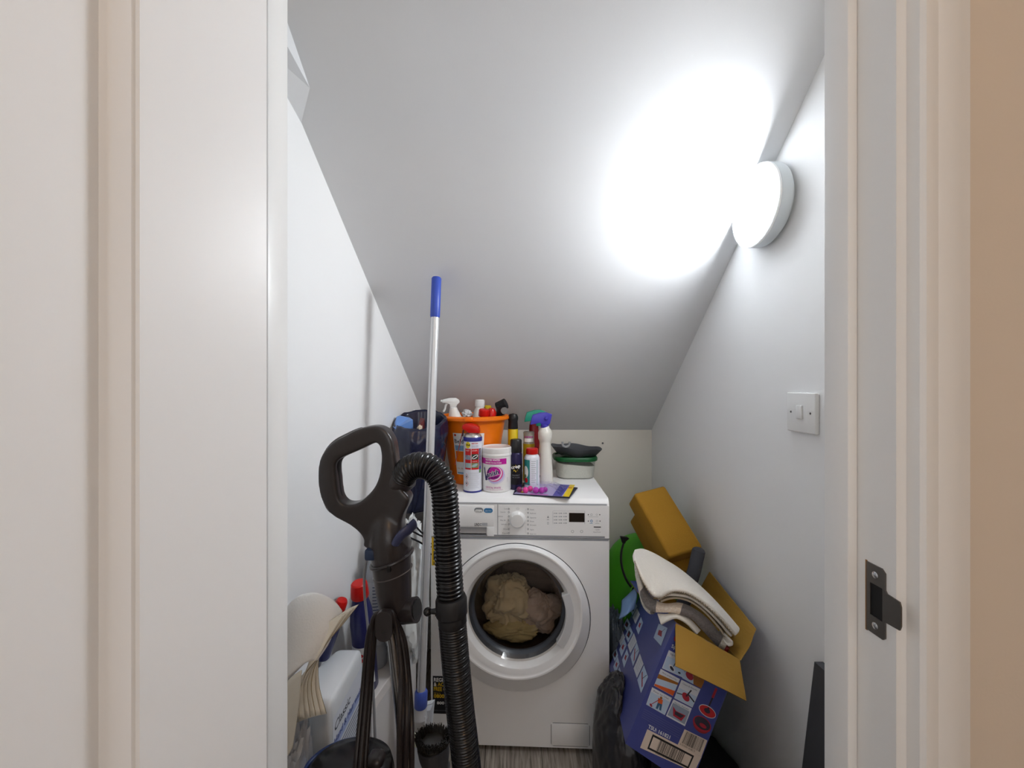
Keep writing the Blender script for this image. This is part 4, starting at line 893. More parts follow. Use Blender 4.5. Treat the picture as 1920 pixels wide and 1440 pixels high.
# ---- navy bin bag
bb = thing('bin_bag', 'open navy blue bin bag leaning between the left wall and the orange bucket', 'bag', (-.345, 1.45, .80))
cx_, cy_ = -.345, 1.470
V = []; n = 96; lv = []
z0, zt_ = .79, 1.112
for j in range(31):
    f = j/30; z = z0+(zt_-z0)*f
    rx = .097*(.66+.42*sin(min(1, f*1.25)*pi/2)); ry = .10*(.70+.30*sin(min(1, f*1.4)*pi/2)); s_ = 1-.10*max(0, (f-.86)/.14)
    ox = cx_+.006*f+(-.018*(1-f))
    for i in range(n):
        a = 2*pi*i/n; d = Vector((cos(a), sin(a), f*3)); q = Vector((cos(a)*2.2, sin(a)*2.2, z*9)); k = noise.noise(q)*.10+.07*(.4-abs(noise.noise(Vector((cos(a)*3+4, sin(a)*3, z*14)))))
        lean_ = Vector((ox+rx*s_*cos(a)*(1+k), cy_+ry*s_*sin(a)*(1+k), z+.028*sin(a)*f*f+(.006*noise.noise(Vector((cos(a)*3, sin(a)*3, 3))) if f > .9 else 0)))
        lean_.x = max(lean_.x, xl(lean_.y)+.004); V.append(lean_)
        if lean_.z < TOP+.004 and lean_.x > -.288: V[-1].x = -.288
        elif lean_.z < TOP+.03 and lean_.x > -.27: V[-1].x = -.27
# turned-in rim
for dz, s_ in ((.004, .93), (-.006, .90), (-.05, .88), (-.09, .8)):
    for i in range(n): p = V[30*n+i]; c = Vector((cx_, cy_, p.z)); V.append(c+(p-c)*s_+Vector((0, 0, dz)))
m_ = 34; F = [(j*n+i, j*n+(i+1) % n, (j+1)*n+(i+1) % n, (j+1)*n+i) for j in range(m_) for i in range(n)]+[tuple(range(n))[::-1]]
M_nav = mat('bin_bag_navy', '#141a38', .22, spec=.8, bump=.5, bscale=28)
mesh('sack', V, F, M_nav, bb, ang=180)
mesh('rubbish', *blob((cx_+.005, cy_+.005, 1.035), (.082, .085, .04), 48, 32, .5, 3, 14), mat('rubbish_dark', '#2e2b2d', .6), bb)
cup = W(762, 797, 1.44); V = [W(737, 800, 1.43), W(742, 803, 1.40), W(774, 787, 1.43), W(768, 783, 1.47), W(750, 779, 1.48), W(744, 781, 1.46)]
mesh('blue_carton', *join((V+[v+Vector((0, .008, -.045)) for v in V], [(0, 1, 2, 3, 4, 5), (6, 7, 8, 9, 10, 11)]+[(i, (i+1) % 6, 6+(i+1) % 6, 6+i) for i in range(6)])), mat('carton_blue', '#6f9ae0', .35), bb, smooth=False)
V = [W(784, 800, 1.40), W(793, 806, 1.40), W(796, 785, 1.43), W(788, 783, 1.45)]; mesh('wrapper', *(V+[v+Vector((0, .004, -.04)) for v in V], [(0, 1, 2, 3), (4, 5, 6, 7), (0, 1, 5, 4), (1, 2, 6, 5), (2, 3, 7, 6), (3, 0, 4, 7)]), mat('wrapper_red', '#5a1a1c', .4), bb, smooth=False)
mesh('tissue', *blob(W(787, 803, 1.395), (.008, .008, .010), 20, 14, .7, 4, 3), mat('tissue', '#d9c9b4', .8), bb)

# ------------------------------------------------------------------ mop
mp = thing('mop', 'flat mop with white pole and blue grip leaning against the sloped ceiling', 'mop', (-.262, 1.145, 0))
Zt, Zb = 1.222, 1.15
pt, pb = W(818.5, 520, Zt), W(789, 1318, Zb); pt.z = min(pt.z, zc(pt.y)-.012)
d_ = (pt-pb).normalized()
mesh('pole', *tube([pb, pt-d_*.10], .0122, 20), mat('pole_white', '#d9dbde', .3, .35), mp)
mesh('pole_groove', *tube([pb+Vector((-.003, -.0118, .02)), pt-d_*.11+Vector((-.003, -.0118, 0))], .0012, 6), mat('groove', '#8d9096', .4), mp)
mesh('grip', *tube([pt-d_*.124, pt-d_*.12, pt-d_*.004, pt], [.0135, .0148, .0148, .012], 24), mat('grip_blue', '#3550b4', .4), mp)
mesh('collar', *tube([pb-d_*.012, pb-d_*.008, pb+d_*.030, pb+d_*.036], [.016, .0185, .0185, .015], 24), mat('collar_blue', '#4a62c0', .4), mp)
mesh('joint', *join(tube([pb+Vector((0, -.002, -.04)), pb], [.020, .016], 16), bbox(-.285, -.245, pb.y-.016, pb.y+.012, .26, .30, .005, 2)), mat('joint_grey', '#c9ccd2', .35), mp)
a0, a1 = Vector((-.246, pb.y+.01, .31)), Vector((-.292, pb.y-.035, .02))
V = [Vector((x_, y_, z_)) for (x_, y_, z_) in ((-.235, 1.150, .305), (-.285, 1.135, .305), (-.340, 1.10, .01), (-.262, 1.115, .01))]
mesh('mop_head', *join((V+[v+Vector((.004, .022, 0)) for v in V], [(0, 1, 2, 3), (4, 5, 6, 7), (0, 1, 5, 4), (1, 2, 6, 5), (2, 3, 7, 6), (3, 0, 4, 7)])), mat('mop_plate', '#c3c8d0', .4), mp, smooth=False)
V2 = [v+Vector((-.0, .024, 0)) for v in V]; mesh('mop_pad', *join((V2+[v+Vector((.006, .016, 0)) for v in V2], [(0, 1, 2, 3), (4, 5, 6, 7), (0, 1, 5, 4), (1, 2, 6, 5), (2, 3, 7, 6), (3, 0, 4, 7)])), mat('mop_pad', '#dde3ea', .9, bump=1, bscale=150), mp, smooth=False)
mesh('clip', *bbox(-.290, -.262, 1.108, 1.118, .235, .27, .002, 2), mat('clip_clear2', '#d8dcc8', .2), mp)

# ------------------------------------------------------------------ upright vacuum cleaner
VZ = .85
vc = thing('vacuum_cleaner', 'dark upright vacuum cleaner with loop handle, ribbed black hose and wound cord', 'vacuum cleaner', (-.33, .84, 0))
M_vb = mat('vacuum_brown', '#2f2a2b', .28, spec=.6); M_vg = mat('vacuum_rubber', '#1d1c1e', .5); M_vk = mat('vacuum_black', '#161517', .25)
zz = lambda uv: (580+.1875*uv[0], 760+.1875*uv[1])
outer = [(660, 195), (520, 225), (400, 285), (280, 350), (190, 440), (140, 540), (124, 680), (135, 820), (165, 930), (215, 1020), (290, 1090), (430, 1165), (520, 1235), (575, 1310), (600, 1400), (1000, 1400), (975, 1330), (955, 1240), (945, 1150), (965, 1060), (1015, 960), (1020, 890), (940, 800), (900, 640), (885, 500), (870, 390), (850, 320), (800, 245), (735, 205)]
inner = [(680, 365), (520, 440), (380, 500), (315, 540), (296, 600), (305, 720), (320, 860), (340, 920), (370, 955), (430, 972), (520, 950), (610, 880), (690, 780), (735, 640), (745, 500), (735, 410), (715, 375)]
def px3(P, Z): return [W(*zz(p), Z) for p in P]
def sm(P, k=4): return [tuple(v) for v in cr([Vector((p[0], p[1], 0)) for p in P], k, closed=True)]
oc = Vector((0, VZ-.022, 0))
O2 = [(v.x, v.z) for v in px3([(p[0], p[1]) for p in sm(outer, 3)], VZ)]; I2 = [(v.x, v.z) for v in px3([(p[0], p[1]) for p in sm(inner, 3)], VZ)]
V, F = prism(O2, (0, VZ, 0), (1, 0, 0), (0, 0, 1), (0, 1, 0), -.021, .021, holes=[I2])
nk = [((722, 950), .014), ((725, 965), .0235), ((727, 982), .033), ((729, 996), .039), ((730, 1010), .042), ((733, 1030), .0425), ((735, 1060), .0405), ((738, 1100), .0375), ((741, 1135), .034), ((742, 1152), .027)]
nv = tube(cr([W(*p, VZ) for p, r in nk], 3), sum([[nk[i][1]+(nk[i+1][1]-nk[i][1])*j/3 for j in range(3)] for i in range(len(nk)-1)], [])+[nk[-1][1]], 40)
V, F = join((V, F), nv)
hd = mesh('handle', V, F, M_vb, vc); mod(hd, 'REMESH', mode='VOXEL', voxel_size=.0026, use_smooth_shade=True); mod(hd, 'SMOOTH', factor=.6, iterations=34)
# soft black grip on the left half of the loop
mid = [zz(p) for p in [(650, 282), (520, 318), (400, 372), (300, 430), (235, 520), (212, 640), (218, 780), (235, 900), (270, 985), (350, 1040)]]
P = cr([W(a, b, VZ) for a, b in mid], 5); R_ = []
for i in range(len(P)): f = i/(len(P)-1); e = min(1, 6*min(f, 1-f)+.35); R_.append((.0225*e, .0182*e))
gp = mesh('grip', *tube(P, [.0203*min(1, .55+5*min(i/(len(P)-1), 1-i/(len(P)-1))) for i in range(len(P))], 24), M_vg, vc)
# hose socket
so = W(752, 898, VZ)
mesh('hose_socket', *tube([so+Vector((-.022, .012, -.018)), so+Vector((.002, .004, .002)), so+Vector((.010, .002, .008))], [.030, .031, .030], 32), M_vb, vc)
ring = [W(735, 1046, VZ)+Vector((.0425*cos(2*pi*i/40), .0425*sin(2*pi*i/40), .014*cos(2*pi*i/40))) for i in range(40)]
mesh('neck_ring', *tube(ring, .0035, 8, closed=True), M_vb, vc)
ring = [W(737, 1072, VZ)+Vector((.0395*cos(2*pi*i/40), .0395*sin(2*pi*i/40), .010*cos(2*pi*i/40))) for i in range(40)]
mesh('neck_seam', *tube(ring, .0012, 6, closed=True), mat('seam_dim', '#5a5352', .4), vc)
mesh('release_button', *bbox(W(737, 0, VZ).x, W(744, 0, VZ).x, VZ-.046, VZ-.036, W(0, 1072, .81).z, W(0, 1059, .81).z, .002, 2), M_dark, vc)
# blue grey release catch on the right
ca = [W(741, 1020, .807), W(752, 1004, .803), W(766, 993, .810), W(777, 982, .825)]
mesh('release_catch', *tube(cr(ca, 5), [(.009+.004*min(1, i/8), .007) for i in range(16)], 14), mat('catch_blue', '#3d4262', .35), vc)
mesh('wand_clip', *join(bbox(W(687, 0, .83).x, W(708, 0, .83).x, .815, .84, W(0, 1047, .83).z, W(0, 1026, .83).z, .005, 2)), mat('clip_blue', '#2a3a58', .4), vc)
mesh('bowden_wire', *tube(cr([W(689, 1030, .87), W(686, 1055, .87), W(683, 1080, .87), W(684, 1120, .88), W(690, 1180, .88), W(700, 1300, .87), W(705, 1440, .85)], 6), .003, 8), mat('wire_grey', '#8d9096', .4), vc)
# side port
mesh('side_port', *tube([W(745, 1146, VZ), W(757, 1146, VZ-.006), W(781, 1143, VZ-.012)], [.020, .025, .025], 28), M_vb, vc)
mesh('port_bore', *tube([W(780, 1143, VZ-.0119), W(782.5, 1143, VZ-.0125)], [.020, .020], 28), M_vk, vc)
# chrome wand going down into the body
mesh('wand', *tube([W(728, 1150, VZ-.0), W(739, 1200, VZ), W(752, 1320, VZ-.005), W(764, 1450, VZ-.012), W(772, 1530, VZ-.02)], .0145, 24), mat('wand_chrome', '#a8a5a2', .22, 1), vc)
# cord hook
hk = thing_h = None
V, F = prism(rrect(-.0165, .0165, -.03, .03, .0163, 8), W(721, 1172, .795), (1, 0, 0), (0, 0, 1), (0, 1, 0), -.006, .006)
o = mesh('cord_hook', V, F, M_vb, vc); mod(o, 'BEVEL', width=.002, segments=2, limit_method='ANGLE', angle_limit=.6)
mesh('hook_arm', *tube([W(724, 1160, .80), W(735, 1158, .845)], .012, 16), M_vb, vc)
mesh('hook_screw', *tube([W(719, 1184, .7885), W(719, 1184, .790)], .0042, 14), M_dark, vc)
# power cord: loops over the hook
M_cord = mat('cord_brown', '#221b1a', .4)
cords = []
Lp = [((697, 1190), (688, 1300), (676, 1440), (672, 1520)), ((690, 1195), (680, 1300), (667, 1440), (662, 1520)), ((702, 1192), (694, 1300), (684, 1440), (680, 1520)), ((695, 1200), (685, 1310), (672, 1445), (668, 1525)), ((686, 1205), (675, 1320), (660, 1450), (656, 1530))]
Rp = [((745, 1190), (752, 1260), (749, 1350), (748, 1520)), ((752, 1195), (762, 1270), (762, 1360), (756, 1520)), ((758, 1200), (768, 1290), (772, 1380), (768, 1520)), ((748, 1195), (756, 1270), (755, 1370), (741, 1520)), ((756, 1205), (765, 1290), (778, 1390), (786, 1520))]
pts = []
zk = [.800, .806, .812, .806, .814]
for k in range(4):
    Z = zk[k]; arch_y = 1146+k*3.2
    up = [W(p[0], p[1], Z-(0, .022, .075, .085)[i]) for i, p in reversed(list(enumerate(Lp[k])))]
    ar = [W(700+1.5*k, arch_y+14, Z), W(712+k, arch_y+2, Z+.004), W(724, arch_y, Z+.006), W(737, arch_y+6, Z+.004)]
    dn = [W(p[0], p[1], Z-(0, .022, .075, .085)[i]) for i, p in enumerate(Rp[k])]
    lowc = [W(740, 1575+k*5, Z-.09), W(715, 1595+k*5, Z-.09), W(690, 1575+k*5, Z-.09)]
    pts += up+ar+dn+lowc
mesh('power_cord', *tube(cr(pts, 6), .0050, 10), M_cord, vc)
# hose with its cuff
hp_ = [(745, 909, .860), (755, 895, .850), (765, 881, .835), (780, 873, .825), (797, 873, .82), (813, 881, .815), (826, 898, .81), (833, 922, .81), (835.5, 955, .81), (838, 1000, .81), (841, 1060, .808), (845, 1120, .805), (850, 1190, .80), (856, 1260, .795), (863, 1330, .79), (871, 1400, .785), (878, 1470, .78), (884, 1560, .775)]
P = cr([W(*p) for p in hp_], 10); P += cr([P[-1], P[-1]+Vector((-.02, -.005, -.12)), Vector((-.12, .80, .10)), Vector((-.20, .83, .07)), Vector((-.27, .85, .09))], 10)[1:]
P = resample(P, .00115); PV, RV = [], []; Sx = 0; ph = 0
for i, p in enumerate(P):
    pit = .0078 if p.z > CAMH-(1150-720)/FPX*.80 else .0050
    ph += .00115/pit*2*pi; sh = max(0, .5+.5*sin(ph)); base_r = .0232 if pit > .006 else .0258
    PV.append(p); RV.append(base_r+(.0042 if pit > .006 else .0022)*sh**.6)
hs = mesh('hose', *tube(PV, RV, 36), M_vk, vc, ang=80)
cz = [W(845.5, 1118, .803), W(846, 1124, .803), W(847, 1150, .802), W(848, 1156, .802), W(848.5, 1168, .80), W(849, 1171, .80)]
cuff = mesh('hose_cuff', *tube(cz, [.029, .0315, .0315, .0285, .0285, .026], 36), M_vg, hs)
kb = W(802, 1147, .80); mesh('knob', *join(sphere(kb, .0085, 20, 14), tube([kb, W(820, 1146, .80)], [.0045, .006], 12), tube([W(817, 1146, .80), W(824, 1146, .80)], .0095, 14)), M_vk, hs)
# canister and floor head
def cl(levels, c): 
    V = []; n = 56
    for z, rx, ry, ox, oy in levels:
        for i in range(n): a = 2*pi*i/n; V.append(Vector((c[0]+ox+rx*cos(a), c[1]+oy+ry*sin(a), z)))
    return V, [(j*n+i, j*n+(i+1) % n, (j+1)*n+(i+1) % n, (j+1)*n+i) for j in range(len(levels)-1) for i in range(n)]+[tuple(range(n))[::-1], tuple((len(levels)-1)*n+i for i in range(n))]
cc_ = (-.317, .783)
mesh('canister', *cl([(.13, .07, .055, 0, 0), (.16, .080, .06, 0, 0), (.44, .084, .062, 0, 0), (.483, .085, .062, 0, 0), (.492, .083, .060, .0, 0), (.503, .074, .053, .004, .004), (.509, .05, .036, .008, .004), (.511, .01, .01, .01, .004)], cc_), M_vk, vc, ang=60)
rg = [Vector((cc_[0]-.002+.0875*cos(a), cc_[1]+.0645*sin(a), .487+.004*sin(a))) for a in [radians(62)+radians(200)*i/40 for i in range(41)]]
mesh('blue_ring', *tube(rg, .004, 10), mat('ring_blue', '#27407f', .3), vc)
mesh('top_latch', *bbox(-.282, -.250, .765, .800, .490, .520, .010, 3), M_vb, vc)
mesh('canister_window', *bbox(-.295, -.255, .715, .73, .42, .475, .004, 2), mat('window_blue', '#1d2f66', .2), vc)
mesh('floor_head', *bbox(-.45, -.17, .60, .80, .012, .075, .02, 4), M_vb, vc)
mesh('body_base', *bbox(-.385, -.235, .73, .845, .03, .17, .025, 4), M_vb, vc)
for s_ in (-1, 1): mesh('wheel', *xf(lathe([(.02, -.008), (.03, -.010), (.032, 0), (.03, .010), (.02, .008)], 28), Matrix.Translation((-.318+s_*.095, .87, .033)) @ Matrix.Rotation(pi/2, 4, 'Y')), M_vk, vc)
# dusting brush tool parked beside the hose
db = W(812, 1395, .84)
mesh('brush_tool', *tube([db+Vector((.012, 0, -.20)), db+Vector((.010, 0, -.10)), db+Vector((.006, 0, -.045)), db+Vector((.003, 0, -.02)), db], [.020, .022, .026, .032, .033], 32), mat('tool_grey', '#3c3c40', .4), vc)
for k in range(5):
    q_ = db+Vector((.008, 0, -.05-.008*k)); mesh('tool_rib', *tube([q_+Vector((0, 0, -.0015)), q_+Vector((0, 0, .0015))], .0272-.0008*k, 28), mat('tool_grey', '#3c3c40', .4), vc)
V, F = [], []; rb = random.Random(4)
mesh('bristle_core', *tube([db+Vector((0, 0, -.006)), db+Vector((0, 0, .004)), db+Vector((0, 0, .009))], [.030, .029, .02], 28), mat('bristle_black', '#17140f', .35, spec=.8), vc)
for k in range(900):
    a = rb.uniform(0, 2*pi); r_ = .031*sqrt(rb.uniform(.35, 1)); p = db+Vector((r_*cos(a), r_*sin(a)*.8, -.006)); q = p+Vector((cos(a)*.007+rb.uniform(-.003, .003), sin(a)*.006+rb.uniform(-.003, .003), .024+rb.uniform(-.004, .003)))
    v, f = tube([p, p.lerp(q, .5), q], [.0011, .001, .0006], 4); kk = len(V); V += v; F += [tuple(i+kk for i in g) for g in f]
o = mesh('bristles', V, F, mat('bristle_black', '#17140f', .35, spec=.8), vc, smooth=False); o['kind'] = 'stuff'
#@@PART4
# ------------------------------------------------------------------ right side: mop carton and what is heaped on it
# leaning carton: near lower left corner and its three edges
b000 = Vector((.266, .939, .399)); bxv = Vector((.402, .902, .333))-b000; byv = Vector((.328, 1.343, .296))-b000; bzv = Vector((.403, .984, .656))-b000
ux_, uz_ = bxv.normalized(), bzv.normalized(); uy_ = uz_.cross(ux_).normalized()
wx, wy, wz = bxv.length, byv.length, bzv.length
def bp(a, b, c): return b000+ux_*a+uy_*b+uz_*c
cb = thing('cardboard_box', 'open blue mop carton tilted between the washing machine and the right wall', 'box', b000)
M_cbl = mat('carton_royal', '#3b4488', .42, bump=.08, bscale=40); M_kr = mat('kraft_board', '#a07a2c', .75, bump=.2, bscale=90)
T_ = .004
V = []; F = []; fm = []
def addbox(pts, F_, mi):
    k = len(V); V.extend(pts); F.extend([tuple(i+k for i in f) for f in F_]); fm.extend([mi]*len(F_))
oc8 = [bp(a, b, c) for a in (0, wx) for b in (0, wy) for c in (0, wz)]
addbox(oc8, [(0, 1, 3, 2), (4, 6, 7, 5), (0, 4, 5, 1), (2, 3, 7, 6), (0, 2, 6, 4)], 0)
ic8 = [bp(a, b, c) for a in (T_, wx-T_) for b in (T_, wy-T_) for c in (T_, wz)]
addbox(ic8, [(0, 2, 3, 1), (4, 5, 7, 6), (0, 1, 5, 4), (2, 6, 7, 3), (0, 4, 6, 2)], 1)
addbox([oc8[1], oc8[3], oc8[7], oc8[5], ic8[1], ic8[3], ic8[7], ic8[5]], [(0, 1, 5, 4), (1, 2, 6, 5), (2, 3, 7, 6), (3, 0, 4, 7)], 1)
mesh('body', V, F, [M_cbl, M_kr], cb, smooth=False, fm=fm)
def flap(name, q, th=.0035, outer=M_cbl, sub=8, bend=.0):
    q = [Vector(p) for p in q]; n_ = (q[1]-q[0]).cross(q[3]-q[0]).normalized(); V = []
    for s_ in (0, 1):
        for j in range(sub+1):
            for i in range(sub+1):
                p = q[0].lerp(q[1], i/sub).lerp(q[3].lerp(q[2], i/sub), j/sub); V.append(p+n_*(s_*th+bend*sin(pi*i/sub)*j/sub+.0016*noise.noise(p*30)))
    m = sub+1; F = [(j*m+i, j*m+i+1, (j+1)*m+i+1, (j+1)*m+i) for j in range(sub) for i in range(sub)]; K = len(F)
    F += [tuple(v+m*m for v in f)[::-1] for f in F]; fm = [0]*K+[1]*K
    ed = [i for i in range(m)]+[j*m+sub for j in range(1, m)]+[sub*m+i for i in range(sub-1, -1, -1)]+[j*m for j in range(sub-1, 0, -1)]
    for a, b in zip(ed, ed[1:]+ed[:1]): F.append((a, b, b+m*m, a+m*m)); fm.append(0)
    return mesh(name, V, F, [M_kr, outer], cb, smooth=False, fm=fm)
# front flap hanging outward: kraft side shows
TL_, TR_ = bp(0, 0, wz), bp(wx, 0, wz)
flap('front_flap', [TL_, TR_, W(1400, 1314, .885), W(1267, 1249, .925)], bend=-.004)
flap('right_flap', [bp(wx, wy, wz), W(1330, 1072, 1.29), W(1415, 1178, 1.02), bp(wx, 0, wz)], bend=.003)
flap('left_flap', [bp(0, wy*.52, wz), bp(0, wy, wz), bp(-.004, wy, wz-.01)+Vector((-.045, .0, .010)), bp(0, wy*.55, wz)+Vector((-.045, -.01, -.002))])
# printed pictures, laid out on the two visible faces
Pf = Plane(b000, ux_, uz_, ux_.cross(uz_)); Pl = Plane(b000, uy_, uz_, -ux_)
if Pf.n.y > 0: Pf.n = -Pf.n
lf, ll = Label(Pf, .0006), Label(Pl, .0006)
zA = lambda u, v: (1130+.1389*u, 1100+.1389*v); zB = lambda u, v: (1100+.2153*u, 1130+.2153*v)
M_pic = mat('picture_pale', '#a9bdd6', .5); M_pic2 = mat('picture_grey', '#8592a8', .5); M_rd = mat('picture_red', '#9c1f33', .5); M_dk = mat('picture_dark', '#2a2636', .5)
M_pw = mat('picture_white', '#c8cdd8', .5); M_wd = mat('picture_wood', '#8f5a1c', .5); M_og = mat('picture_orange', '#c8541e', .5); M_cap = mat('caption_ink', '#47506e', .5)
QL = [((430, 195), (470, 265), (405, 390), (375, 320), 'd'), ((465, 290), (505, 375), (445, 505), (405, 415), 'p'), ((520, 410), (548, 490), (485, 650), (452, 560), 'r'),
      ((335, 420), (378, 510), (330, 600), (280, 520), 'd'), ((370, 530), (412, 625), (345, 755), (305, 660), 'd'), ((270, 590), (305, 690), (240, 800), (212, 700), 'p'),
      ((425, 625), (463, 745), (375, 900), (340, 790), 'p'), ((463, 750), (497, 865), (412, 1075), (377, 945), 'm'), ((505, 905), (555, 1045), (465, 1235), (420, 1105), 'p'), ((560, 1060), (615, 1220), (520, 1440), (470, 1260), 'm'),
      ((295, 700), (325, 790), (255, 950), (225, 850), 'r'), ((330, 840), (355, 930), (290, 1100), (265, 990), 'r'), ((185, 800), (210, 930), (165, 1010), (130, 920), 'd'), ((205, 940), (230, 1040), (175, 1180), (145, 1080), 'r'),
      ((230, 1085), (262, 1190), (200, 1345), (172, 1220), 'r'), ((265, 1250), (300, 1370), (240, 1520), (200, 1410), 'd'), ((760, 500), (880, 560), (790, 800), (690, 690), 'r')]
def mixp(Q, a, b): # bilinear point of a quad
    (x0, y0), (x1, y1), (x2, y2), (x3, y3) = Q
    return ((x0*(1-a)+x1*a)*(1-b)+(x3*(1-a)+x2*a)*b, (y0*(1-a)+y1*a)*(1-b)+(y3*(1-a)+y2*a)*b)
for qi, (*Q, k) in enumerate(QL):
    if qi == len(QL)-1: ll.build('side_print', cb); ll = Label(Pl, .0006)
    st = [Pl.st(*zA(*p)) for p in Q]; ll.quad(st, M_pic if k != 'p' else M_pw, 0)
    c = mixp(st, .5, .55); sz = ((st[1][0]-st[0][0])**2+(st[1][1]-st[0][1])**2)**.5
    if k == 'r': ll.poly([mixp(st, .25, .35), mixp(st, .6, .3), mixp(st, .75, .6), mixp(st, .3, .65)], M_rd, 1); ll.line([mixp(st, .5, .5), mixp(st, .8, .1)], .0015, M_dk, 2)
    if k == 'd': ll.poly([mixp(st, .2, .3), mixp(st, .7, .25), mixp(st, .8, .7), mixp(st, .3, .8)], M_dk, 1); ll.poly([mixp(st, .3, .5), mixp(st, .6, .5), mixp(st, .5, .75)], M_rd, 2)
    if k == 'm': ll.line([mixp(st, .15, .35), mixp(st, .85, .75)], .006, M_rd, 1); ll.line([mixp(st, .5, .5), mixp(st, .8, .05)], .0018, M_dk, 2)
    if k == 'p':
        for r_ in range(4): ll.line([mixp(st, .15, .2+.17*r_), mixp(st, .8, .2+.17*r_)], .0007, M_panelgrey, 1)
ll.build('corner_picture', cb)
def Q2(*pts): return [Pf.st(*zB(*p)) for p in pts]
hz = lambda a, b: (b[0]-a[0], b[1]-a[1])
q1 = Q2((715, 412), (880, 490), (835, 650), (655, 570)); q2 = Q2((900, 500), (1050, 578), (1020, 690), (845, 600)); q2b = Q2((850, 585), (1022, 690), (995, 745), (830, 655))
q3 = Q2((645, 575), (812, 665), (750, 812), (585, 722)); q4 = Q2((825, 670), (990, 752), (920, 912), (762, 830)); q5 = Q2((570, 735), (742, 828), (680, 978), (518, 885)); q6 = Q2((755, 840), (915, 920), (855, 1075), (690, 985))
for q in (q1, q2, q3, q4, q5, q6): lf.quad(q, M_pw, 0)
lf.quad([mixp(q1, .03, .3), mixp(q1, .97, .3), mixp(q1, .97, .97), mixp(q1, .03, .97)], M_pic, 1); lf.line([mixp(q1, .45, .75), mixp(q1, .55, .15)], .0018, M_dk, 2); lf.ell(*mixp(q1, .42, .78), .009, .005, M_pw, 2, a=-.45); lf.ell(*mixp(q1, .42, .80), .006, .003, M_dk, 3, a=-.45); lf.ell(*mixp(q1, .8, .85), .003, .002, M_dk, 2)
lf.quad([mixp(q2, 0, .3), mixp(q2, 1, .3), mixp(q2, 1, 1), mixp(q2, 0, 1)], M_wd, 1); lf.ell(*mixp(q2, .28, .7), .009, .006, M_rd, 2, a=-.45); lf.quad([q2b[0], q2b[1], q2b[2], q2b[3]], M_pic, 1); lf.ell(*mixp(q2b, .3, .3), .010, .007, M_rd, 2, a=-.45); lf.quad([mixp(q2b, .45, 0), mixp(q2b, 1, 0), mixp(q2b, 1, 1), mixp(q2b, .6, 1)], M_wd, 2)
lf.quad([mixp(q3, .0, .3), mixp(q3, 1, .22), mixp(q3, 1, .35), mixp(q3, 0, .55)], M_wd, 1); lf.quad([mixp(q3, 0, .55), mixp(q3, 1, .38), mixp(q3, 1, .70), mixp(q3, .0, .88)], M_pic, 1); lf.quad([mixp(q3, .0, .88), mixp(q3, 1, .70), mixp(q3, 1, .99), mixp(q3, 0.02, .99)], M_og, 1)
lf.quad([mixp(q4, .02, .42), mixp(q4, .98, .42), mixp(q4, .98, .98), mixp(q4, .02, .98)], M_pic, 1); lf.ell(*mixp(q4, .5, .68), .010, .007, M_rd, 3, a=-.5); lf.line([mixp(q4, .5, .65), mixp(q4, .62, .25)], .003, M_dk, 4); lf.line([mixp(q4, .02, .70), mixp(q4, .5, .62)], .002, M_dk, 2); lf.line([mixp(q4, .55, .5), mixp(q4, .98, .72)], .003, M_dk, 2)
lf.quad([mixp(q5, .02, .25), mixp(q5, .98, .25), mixp(q5, .98, .98), mixp(q5, .02, .98)], M_pic, 1); lf.ell(*mixp(q5, .55, .28), .0028, .0028, M_wd, 2); lf.poly([mixp(q5, .42, .34), mixp(q5, .66, .34), mixp(q5, .70, .56), mixp(q5, .48, .6)], M_og, 3); lf.poly([mixp(q5, .48, .58), mixp(q5, .70, .55), mixp(q5, .76, .9), mixp(q5, .66, .9), mixp(q5, .60, .66), mixp(q5, .58, .92), mixp(q5, .48, .92)], mat('denim', '#2f5478', .5), 2); lf.line([mixp(q5, .5, .4), mixp(q5, .2, .88)], .0014, M_rd, 4); lf.ell(*mixp(q5, .22, .9), .004, .0022, M_rd, 4, a=-.5)
lf.quad([mixp(q6, .05, .18), mixp(q6, .95, .2), mixp(q6, .95, .92), mixp(q6, .05, .92)], M_pic2, 1); lf.poly([mixp(q6, .12, .35), mixp(q6, .35, .5), mixp(q6, .85, .48), mixp(q6, .75, .85), mixp(q6, .3, .8)], M_rd, 2); lf.poly([mixp(q6, .3, .52), mixp(q6, .78, .53), mixp(q6, .68, .72), mixp(q6, .34, .7)], M_dk, 3)
def cap(q, t): a, b = mixp(q, .12, .17), mixp(q, .88, .17); an = atan2(b[1]-a[1], b[0]-a[0]); lf.text(t, a[0], a[1], .0035, M_cap, 2, wid=((b[0]-a[0])**2+(b[1]-a[1])**2)**.5, a=an)
for q, t in ((q3, 'Wood, Laminate & Tiles'), (q4, 'Cleans & Absorbs'), (q5, 'Easy to Use'), (q6, 'Machine Washable'), (q1, 'Spin Mop')): cap(q, t)
# mop and bucket drawing on the right
a, b = Pf.st(*zB(1130, 745)), Pf.st(*zB(1060, 910)); mid_ = ((a[0]*.5+b[0]*.5), (a[1]*.5+b[1]*.5)); lf.line([a, mid_], .0052, M_rd, 0); lf.line([mid_, b], .0035, M_dk, 0)
c = Pf.st(*zB(1050, 945)); lf.ell(*c, .0195, .0115, M_pw, 1, a=.02); lf.ell(*c, .0182, .0102, mat('mop_red', '#b5232b', .45), 2, a=.02); lf.ell(c[0]-.001, c[1]+.001, .007, .005, M_dk, 3); lf.line([(c[0]+.001, c[1]), b], .004, M_dk, 4)
c = Pf.st(*zB(1003, 1055)); lf.ell(*c, .0205, .0150, M_rd, 1); lf.ell(c[0], c[1]-.006, .0175, .0125, mat('bucket_red', '#7d1822', .45), 0); lf.ell(c[0], c[1]+.0015, .0178, .0118, M_dk, 2); lf.ell(c[0]+.003, c[1]-.002, .008, .004, M_rd, 3)
